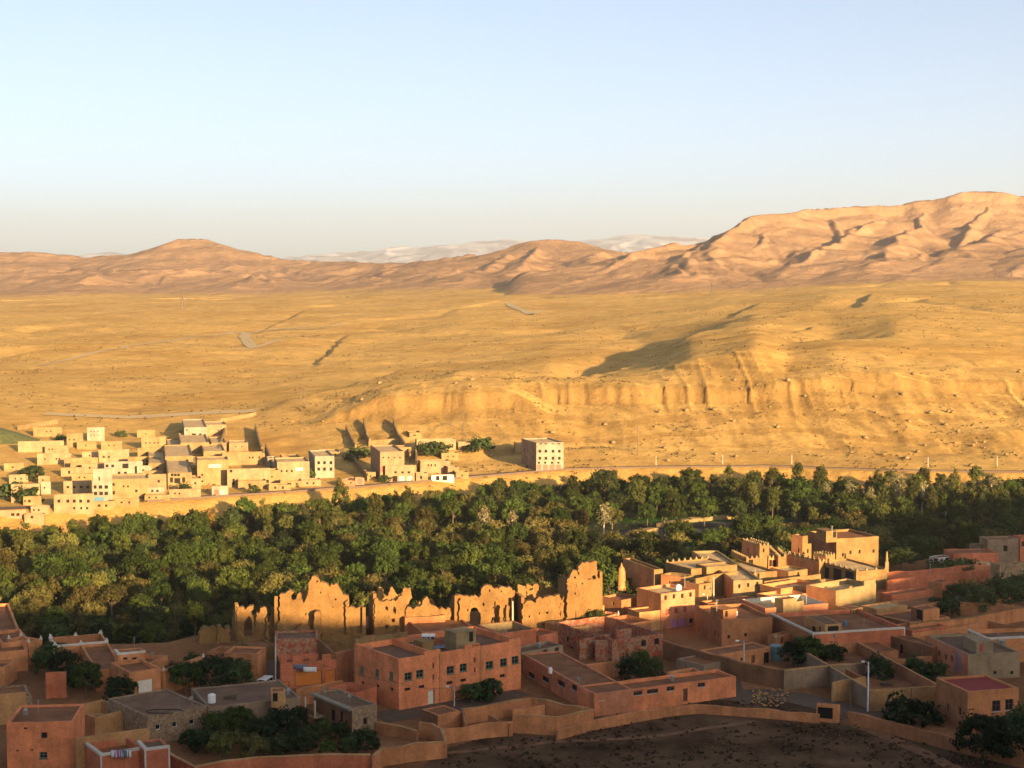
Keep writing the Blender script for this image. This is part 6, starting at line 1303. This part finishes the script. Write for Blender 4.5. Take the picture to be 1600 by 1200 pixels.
# -- individually placed trees: (kind, px, py of the foot, ground height or None, height m, width factor, label)
HT = {'olive':6.6,'broad':8.5,'darkround':7.0,'poplar':11.5,'sparse':10.6,'gold':7.8,'bush':2.2}
SOLO = [
 ('darkround',70,1056,0,4.6,1.0,'dark bushy tree behind the pink garden wall end'),('darkround',100,1062,0,5.2,1.0,'dark tree just behind the low pink wall with the white cap'),('broad',135,1092,0,6.0,1.0,'big dark tree covering the lane before the roofless earth room'),
 ('darkround',187,1100,0,4.6,1.1,'squat dark tree beside the gate house door'),('broad',290,1085,0,5.4,1.1,'big dark tree behind the stone house roofs'),('darkround',335,1084,0,6.4,1.1,'tall dark tree between the lane house and the shaded roofs'),('darkround',368,1080,0,5.6,1.0,'dark tree leaning to the brown lane house'),
 ('broad',340,1165,0,5.0,1.15,'tall dark garden tree before the shaded grey house'),('broad',375,1160,0,5.4,1.1,'tall dark garden tree hiding the middle of the shaded grey house'),('darkround',442,1165,0,5.6,1.15,'tall dark garden tree beside the balcony'),('broad',465,1150,0,4.4,.9,'smaller dark garden tree under the balcony'),
 ('olive',355,1192,0,4.6,1.0,'pale grey green olive in front of the dark garden trees'),('olive',395,1194,0,4.0,1.0,'second pale olive at the garden wall'),('broad',512,1186,0,2.8,1.1,'low fresh green tree inside the garden wall'),('darkround',572,1178,0,3.6,1.2,'spreading dark tree below the balcony house'),('darkround',545,1182,0,3.0,1.0,'small dark tree between the fresh green one and the yard wall'),
 ('darkround',318,1178,0,3.6,1.2,'dark bushy tree at the foot of the stone house'),('darkround',300,1170,0,3.0,1.2,'low dark tree under the small square windows of the stone house'),('darkround',408,1172,0,4.6,1.2,'dark tree filling the garden middle, behind the pale olives'),('darkround',430,1186,0,3.4,1.2,'low dark tree next to the second pale olive'),('darkround',470,1180,0,3.8,1.2,'dark tree between the pale olives and the fresh green one'),('darkround',500,1162,0,3.6,1.1,'dark tree at the base of the balcony wall'),('darkround',530,1160,0,3.0,1.2,'low dark tree under the windows of the balcony house'),
 ('darkround',305,1060,0,4.4,1.0,'dark tree between the long orange house and the lane house'),('darkround',275,1072,0,4.0,1.1,'round dark tree at the corner of the long orange house'),('darkround',120,1078,0,4.6,1.1,'dark tree at the end of the red garden wall'),('darkround',85,1040,0,3.8,1.1,'dark tree under the horned long house'),
 ('bush',740,1098,0,2.6,1.4,'dark rounded bush before the large pink house'),('bush',765,1094,0,2.8,1.3,'second dark bush before the large pink house, nearest the school wing'),
 ('darkround',985,1068,0,4.2,.9,'dark tree in the school yard beside the brick shell'),('broad',1000,1066,0,4.8,.8,'taller dark tree in the middle of the school yard'),('darkround',1022,1065,0,3.4,.9,'small dark tree by the school yard corner wall'),
 ('darkround',1240,1043,0,4.0,1.1,'dark garden tree beside the pale teal tank'),('broad',1265,1045,0,5.0,1.2,'widest dark garden tree before the white lined red house'),('darkround',1300,1044,0,3.8,1.1,'dark garden tree next to the low dark shed'),
 ('darkround',1375,1072,0,4.4,.95,'round green tree behind the white lamp'),('darkround',1432,1066,0,3.8,1.0,'dark tree behind the yard wall beside the concrete house'),('darkround',1462,1068,0,3.2,1.1,'low dark tree at the foot of the concrete house'),
 ('bush',1415,1132,0,3.4,1.5,'dark shrub around the thin dark pole'),('bush',1445,1130,0,2.6,1.5,'lower dark shrub between the pole and the red roofed house'),
 ('darkround',1535,1192,0,6.2,1.0,'dark tree covering the base of the red roofed house'),('darkround',1575,1190,0,6.0,1.05,'dark tree under the arched windows'),('darkround',1605,1180,0,6.0,1.05,'dark tree at the frame edge below the arched windows'),
 ('darkround',1495,952,0,5.0,1.0,'dark round tree behind the palm'),('darkround',1530,958,0,5.4,1.2,'wide dark tree in the walled orchard'),('darkround',1570,952,0,5.8,1.2,'tall dark tree before the dim rubble stone house'),('darkround',1603,945,0,5.6,1.2,'dark orchard tree at the frame edge'),('bush',1480,962,0,3.0,1.3,'grey green bush at the foot of the palm'),('bush',1462,958,0,2.6,1.3,'bush behind the porch box'),
 ('bush',1465,898,0,2.6,2.2,'clipped dark hedge bush beside the grey pole'),('bush',1490,896,0,2.6,2.2,'clipped dark hedge bush under the white lodge'),('bush',1512,894,0,2.4,2.0,'clipped dark hedge bush at the rose roof'),
 ('darkround',1245,912,0,3.2,.9,'small dark tree in the shaded kasbah courtyard'),('darkround',930,990,0,4.2,.9,'dark tree at the foot of the ruined tower'),('bush',905,988,0,2.8,1.3,'dark bush by the mud room below the ruined tower'),('broad',945,922,-6,7.2,.5,'slender green tree standing right behind the ruined tower'),
 ('darkround',1408,890,0,4.6,1.4,'broad dark tree beside the pale spire'),('olive',1225,874,-7,6.4,1.0,'greyish olive right behind the merlon walls'),('broad',1340,832,-9.5,9.0,1.35,'big spreading green tree behind the great kasbah block'),
 ('broad',1250,800,-9.8,10.5,.95,'tall feathery green tree left of the white stemmed poplars'.replace('left of','beside')),('gold',325,842,-9.7,7.6,.8,'lone golden brown tree among the green ones'),
 ('sparse',1330,800,-9.8,9.6,1.1,'pale twiggy tree with a forked white stem'),('sparse',1404,806,-9.8,13.0,1.0,'tallest white stemmed poplar of the far row'),('sparse',1528,802,-9.8,9.8,1.0,'white leaning stem near the end of the poplar row'),('sparse',1552,806,-9.8,12.5,1.0,'white stemmed poplar at the end of the row'),
 ('sparse',1360,812,-9.8,9.5,.9,'pale stemmed poplar between the forked one and the tallest one'),('sparse',1440,808,-9.8,11.0,.9,'pale stemmed poplar just past the tallest one'),('sparse',1478,806,-9.8,10.0,.9,'pale stemmed poplar halfway along the far row'),('sparse',1290,800,-9.8,9.0,.9,'pale stemmed poplar beside the feathery green tree'),
 ('sparse',757,850,-9.7,10.0,1.0,'bare greyish poplar behind the doorway ruin'),('sparse',943,845,-9.7,10.5,1.05,'bare greyish poplar beyond the ruined tower'),('sparse',1040,866,-9.5,9.0,.8,'thin bare tree by the dry river bed'),('sparse',800,848,-9.7,8.5,.9,'small bare poplar between the ruins and the far road'),
 ('darkround',945,775,-6.5,8.6,1.05,'big dark tree standing alone below the road'),('darkround',927,776,-6.5,6.4,.8,'dark purple brown tree beside the big lone one'),('darkround',805,782,-6.5,6.4,.6,'narrow dark tree on the sandy bank below the four storey block'),('broad',830,784,-7,6.0,1.0,'green tree on the sandy bank below the four storey block'),('darkround',1035,772,-7,5.8,.8,'dark tree on the bank above the green field'),
 ('bush',669,712,None,4.2,1.7,'rounded bush on the slope under the straw house'),('bush',682,711,None,4.4,1.8,'second rounded bush on the slope under the straw house'),('bush',755,702,None,4.0,1.8,'dark bush on the scree beside the four storey block'),('bush',738,708,None,3.0,1.8,'dry bush on the scree between the straw house and the four storey block'),
 ('bush',560,720,None,4.4,1.8,'dark bush in the gap between the thin yard walls'),('bush',95,690,None,2.5,1.6,'bush by the cream houses under the green mound'),('bush',50,750,None,4.2,1.8,'dark bush behind the cream house at the frame edge'),('bush',190,683,None,2.4,1.6,'bush over the middle terrace'),('bush',240,730,None,3.0,1.5,'bush among the straw blocks'),('bush',287,772,None,3.0,1.2,'small tree at the road under the straw front'),('bush',397,771,None,2.4,1.2,'small tree at the road under the broad cream house'),('bush',480,748,None,3.0,1.6,'bush at the corner of the grey three storey house'),
 ('bush',20,782,None,5.0,1.6,'dark tree before the cream house at the frame edge'),('bush',45,786,None,4.2,1.6,'dark tree beside the rose house with a flat white roof'),('bush',402,754,None,2.6,1.8,'bush in the yard of the broad cream house'),('bush',600,754,None,2.2,1.6,'bush at the road before the big pale rose house'),
]
for kind, px, py, z, h, wf, lab in SOLO:
    q = P(px, py, z) if z is not None else hit(px, py, 420)
    if py > 1050 and px < 640: h *= .86
    s = h/HT[kind]; plant(kind, tuple(q), s, lab, sxy=s*wf*(1.0 if kind != 'bush' else .8))
# -- palm
def palm(loc, h, lab):
    L = Vector(loc); root = empty('palm_tree', L, lab, 'palm'); m = MB(); m.tube([L-Vector((0,0,.5)), L+Vector((.1,0,h*.5)), L+Vector((.15,0,h))], [.28,.22,.2], 8); m.build('trunk', BARK, root)
    rnd = random.Random(3)
    for i in range(26):
        a = i*2.4; el = rnd.uniform(-.1, 1.2); ln = rnd.uniform(1.8, 2.4); pts = []
        for k in range(7):
            t = k/6; r = ln*t*math.cos(el*(1-t*.6)); pts.append(L+Vector((.15+math.cos(a)*r, math.sin(a)*r, h+ln*t*math.sin(el)-1.1*t*t)))
        m = MB(); sd = Vector((-math.sin(a), math.cos(a), 0))
        for k in range(6):
            p0, p1 = pts[k], pts[k+1]; w0, w1 = .34*math.sin(math.pi*(k+.6)/7), .34*math.sin(math.pi*min(6.6, k+1.6)/7)
            for s in (-1, 1): m.face(p0, p1, p1+sd*s*w1-Vector((0,0,w1*.5)), p0+sd*s*w0-Vector((0,0,w0*.5)))
        o = m.build('frond', FRM, root)
FRM = plain('palm_leaf', (.06,.075,.035), .7)
q = P(1502,958,0); palm(q, 2.3, 'short palm with drooping grey green fronds in the walled orchard')
# -- the oasis
def wood_d(px): return interp(EDGE_D, px)+9, interp(ROAD_D, px)-27
occ = [(P(t[1], t[2], t[3]) if t[3] is not None else None) for t in SOLO]; occ = [(o.x, o.y) for o in occ if o is not None]
pts = []; rt = random.Random(5); tries = 0
ex = [(P(a, b, -9.5), rx, ry, s) for a, b, rx, ry, c_, s in PATCHES]
while tries < 90000 and len(pts) < 820:
    tries += 1; y = math.sqrt(rt.uniform(262**2, 560**2)); px = rt.uniform(-60, 1660); d0, d1 = wood_d(px)
    if not d0 < y < d1: continue
    x = (px-800)/2500*y
    if any(((x-p.x)/(rx*.92))**2+((y-p.y)/(ry*.92))**2 < 1 for p, rx, ry, s in ex): continue
    sp = 5.6 if y < 420 else 6.3
    if any((x-a)**2+(y-b)**2 < sp*sp for a, b in pts) or any((x-a)**2+(y-b)**2 < 30 for a, b in occ): continue
    pts.append((x, y))
cnt = {}
for x, y in pts:
    px = 800+2500*x/y; r = rt.random(); nn = float(fbm(np.array([x/45]), np.array([y/45]), 91, 2)[0]); fr = (y-wood_d(px)[0])/max(1, wood_d(px)[1]-wood_d(px)[0])
    if px > 1130 and fr > .5: k = 'poplar' if r < .55 else 'broad' if r < .85 else 'darkround'
    elif fr > .72: k = 'broad' if r < .45 else 'poplar' if r < .62 else 'darkround' if r < .8 else 'olive'
    elif nn > .15: k = 'broad' if r < .5 else 'olive' if r < .8 else 'darkround'
    else: k = 'olive' if r < .72 else 'broad' if r < .9 else 'darkround'
    if cnt.get(k, 0) >= 295: k = 'broad'
    cnt[k] = cnt.get(k, 0)+1
    h = {'olive': rt.uniform(4.6, 7.4), 'broad': rt.uniform(5.6, 9.4), 'darkround': rt.uniform(4.6, 7.6), 'poplar': rt.uniform(8, 12.5)}[k]; s = h/HT[k]
    if y < 330 and px < 420: h *= .85; s *= .85
    lab = {'olive':'grey olive tree with a rounded crown in the dense oasis between the villages', 'broad':'fresh green leafy tree in the dense oasis between the villages', 'darkround':'dark round crowned tree in the dense oasis between the villages', 'poplar':'tall narrow poplar in the dense oasis between the villages'}[k]
    z = T1(x, y); plant(k, (x, y, z-.1), s, lab, {'olive':'olive trees of the oasis','broad':'green leafy trees of the oasis','darkround':'dark round trees of the oasis','poplar':'poplars of the oasis'}[k], sxy=s*rt.uniform(.72, 1.05))
# -- undergrowth of the oasis: one mass
def clump_mass(name, cen, rad, nleaf, ls, mat, seed, lo=.6, hi=1.25, sq=.7):
    rng = np.random.default_rng(seed); n = len(cen); p = np.repeat(cen, nleaf, 0)+rng.normal(size=(n*nleaf, 3))*np.repeat(rad, nleaf)[:, None]*np.array([.5, .5, .5*sq])
    p[:, 2] = np.maximum(p[:, 2], np.repeat(cen[:, 2], nleaf)-.4*np.repeat(rad, nleaf)); V, Q = leaf_quads(p, ls*1.0, rng); tone = np.repeat(rng.uniform(lo, hi, n), nleaf)*rng.uniform(.8, 1.2, n*nleaf)
    o = np_mesh(name, V, Q, mat, smooth=False, col=np.repeat(tone, 4)[:, None]*np.ones(3)); tag(o, kind='stuff'); return o
def scatter(n, seed, pxr, dr, dens, lim=None):
    rng = np.random.default_rng(seed); px = rng.uniform(*pxr, n*3); d = np.sqrt(rng.uniform(dr[0]**2, dr[1]**2, n*3)); x = (px-800)/2500*d; k = rng.uniform(0, 1, n*3) < dens(px, d, x); px, d, x = px[k][:n], d[k][:n], x[k][:n]
    return px, d, x
def wood_dens(px, d, x):
    e = np.interp(px, list(EDGE_D), list(EDGE_D.values())); r = np.interp(px, list(ROAD_D), list(ROAD_D.values())); k = (d > e+3) & (d < r-20); w = k*.9
    for p, rx, ry, s in ex: w = np.where(((x-p.x)/rx)**2+((d-p.y)/ry)**2 < 1, w*.06, w)
    return w
px, d, x = scatter(2600, 31, (-80, 1680), (262, 560), wood_dens); rng = np.random.default_rng(3); z = T(x, d)
tag(clump_mass('undergrowth', np.stack([x, d, z+rng.uniform(.4, 1.8, len(x))], -1), rng.uniform(1.2, 2.6, len(x)), 18, .30, LM['dark'], 32, .5, 1.3), 'tangled low undergrowth filling the oasis floor between the trees', 'undergrowth')
# -- scrub, stones of the sunny slopes
def slope_dens(px, d, x):
    r = np.interp(px, list(ROAD_D), list(ROAD_D.values())); n = fbm(x/38, d/38, 95, 3); w = np.where(d > r+12, np.where(d < 690, .6, .2), np.where(d > r-22, .95, 0))*sstep(-.15, .6, n)*1.5
    vil = (px < 720) & (d > r) & (d < 640); return np.where(vil, w*.15, w)*np.clip(900/d, .25, 1)
px, d, x = scatter(14000, 41, (-60, 1680), (480, 1500), slope_dens); z = T(x, d); rng = np.random.default_rng(5); rad = rng.uniform(.35, .95, len(x))*np.where(d > 750, 1.25, 1)
tag(clump_mass('scrub', np.stack([x, d, z+.2], -1), rad, 8, .26, LM['scrub'], 42, .5, 1.2), 'low dry scrub dotted over the sunlit slopes and plateau', 'scrub')
def stone_mass(name, x, d, z, s, mat, seed, lab, cat):
    rng = np.random.default_rng(seed); n = len(x); u = np.array([[1,0,0],[0,1,0],[-1,0,0],[0,-1,0],[0,0,1],[0,0,-.6]], float); F = np.array([[0,1,4],[1,2,4],[2,3,4],[3,0,4],[1,0,5],[2,1,5],[3,2,5],[0,3,5]])
    V = u[None]*rng.uniform(.55, 1.3, (n, 6, 1))*s[:, None, None]*np.array([1, 1, .75]); a = rng.uniform(0, 6.28, n); ca, sa = np.cos(a)[:, None], np.sin(a)[:, None]
    V = np.stack([V[..., 0]*ca-V[..., 1]*sa, V[..., 0]*sa+V[..., 1]*ca, V[..., 2]], -1)+np.stack([x, d, z], -1)[:, None, :]; Q = (F[None]+6*np.arange(n)[:, None, None]).reshape(-1, 3)
    o = np_mesh(name, V.reshape(-1, 3), Q, mt(mat), smooth=False); tag(o, lab, cat, kind='stuff')
px, d, x = scatter(2600, 51, (380, 1680), (520, 700), lambda px, d, x: np.where((d > np.interp(px, list(ROAD_D), list(ROAD_D.values()))+8) & ((px > 720) | (d > 620)), .5, 0)*sstep(-.4, .6, fbm(x/30, d/30, 96, 3)))
rng = np.random.default_rng(6); s = rng.uniform(.15, .5, len(x))*np.where(rng.uniform(0, 1, len(x)) > .95, 3.6, 1); stone_mass('scree', x, d, T(x, d)+s*.2, s, 'far2', 52, 'loose sandy boulders scattered over the scree below the bluff', 'scree')
def field_dens(px, d, x): return np.where(d < 226+np.interp(px, [600,700,870,1050,1200,1330,1600], [-45,-24,-9,3,3,-8,-30]), .7, 0)*sstep(-.7, .5, fbm(x/9, d/9, 97, 3))
px, d, x = scatter(1500, 61, (560, 1680), (175, 232), field_dens); rng = np.random.default_rng(8)
tag(clump_mass('field_weeds', np.stack([x, d, T(x, d)+.1], -1), rng.uniform(.2, .5, len(x)), 9, .14, LM['scrub'], 62, .3, .9, .4), 'low dry weeds over the dim stony field', 'weeds')
px, d, x = scatter(2200, 63, (560, 1680), (175, 232), field_dens); rng = np.random.default_rng(9); s = rng.uniform(.06, .2, len(x)); stone_mass('field_stones', x, d, T(x, d)+.03, s, 'dark', 64, 'small stones strewn over the dim field', 'stones')
px, d, x = scatter(48, 57, (700, 1680), (575, 660), lambda px, d, x: (d > np.interp(px, list(ROAD_D), list(ROAD_D.values()))+14)*.6); rng = np.random.default_rng(16); s = rng.uniform(.6, 1.6, len(x)); stone_mass('boulders', x, d, T(x, d)+s*.25, s, 'far2', 58, 'big fallen blocks lying on the scree above the road', 'boulders')
ribbon('path', [P(1315,1126,0), P(1380,1150,0), P(1440,1175,0), P(1500,1205,0)], 2.2, 'dark', .05, 6); ribbon('path', [P(700,1178,0), P(860,1160,0), P(1020,1150,0), P(1180,1128,0)], 1.2, 'dark', .05, 6)
# rubble heap beside the retaining wall
px, d, x = scatter(110, 71, (1180, 1238), (226, 236), lambda px, d, x: np.ones_like(px)); rng = np.random.default_rng(10); s = rng.uniform(.1, .34, len(x)); stone_mass('rubble', x, d, T(x, d)+.2, s, 'tan', 72, 'heap of pale rubble at the end of the lane', 'rubble')
px, d, x = scatter(16, 73, (1185, 1235), (226, 233), lambda px, d, x: np.ones_like(px)); s = np.full(len(x), .2); stone_mass('rubble_blocks', x, d, T(x, d)+.25, s, 'lgrey', 74, 'white broken plaster blocks on the rubble heap', 'rubble')
# green mound field over the cream houses
g0 = hit(0, 692, 560); n = 30; V = []
for i in range(n+1):
    for j in range(n+1):
        a, c = -1+2*i/n, -1+2*j/n; r = min(1, math.hypot(a, c)); x_, y_ = g0.x-14+a*28, g0.y+9+c*16; V.append((x_, y_, T1(x_, y_)-.4+5.4*(1-r*r)**1.2+.25*mnoise.noise(Vector((x_*.4, y_*.4, 0)))))
o = np_mesh('green_mound', np.array(V), grid_faces(n+1, n+1), plain('clover', (.085,.095,.03), 1, 0, .35, .6)); tag(o, kind='structure')
# ------------------------------------------------------------------ air
hz = MB(); hz.box((-9000, -400, -15), (18000, 0, 0), (0, 26400, 0), (0, 0, 1150)); hm = bpy.data.materials.new('haze'); hm.use_nodes = True; ht = hm.node_tree; ht.nodes.clear()
ho = ht.nodes.new('ShaderNodeOutputMaterial'); hv = ht.nodes.new('ShaderNodeVolumePrincipled'); hv.inputs['Density'].default_value = 4.8e-5; hv.inputs['Color'].default_value = (.92, .95, 1, 1); hv.inputs['Anisotropy'].default_value = .2
ht.links.new(hv.outputs[0], ho.inputs['Volume']); o = hz.build('haze', hm); tag(o, kind='stuff'); hm.cycles.homogeneous_volume = True if hasattr(hm.cycles, 'homogeneous_volume') else None
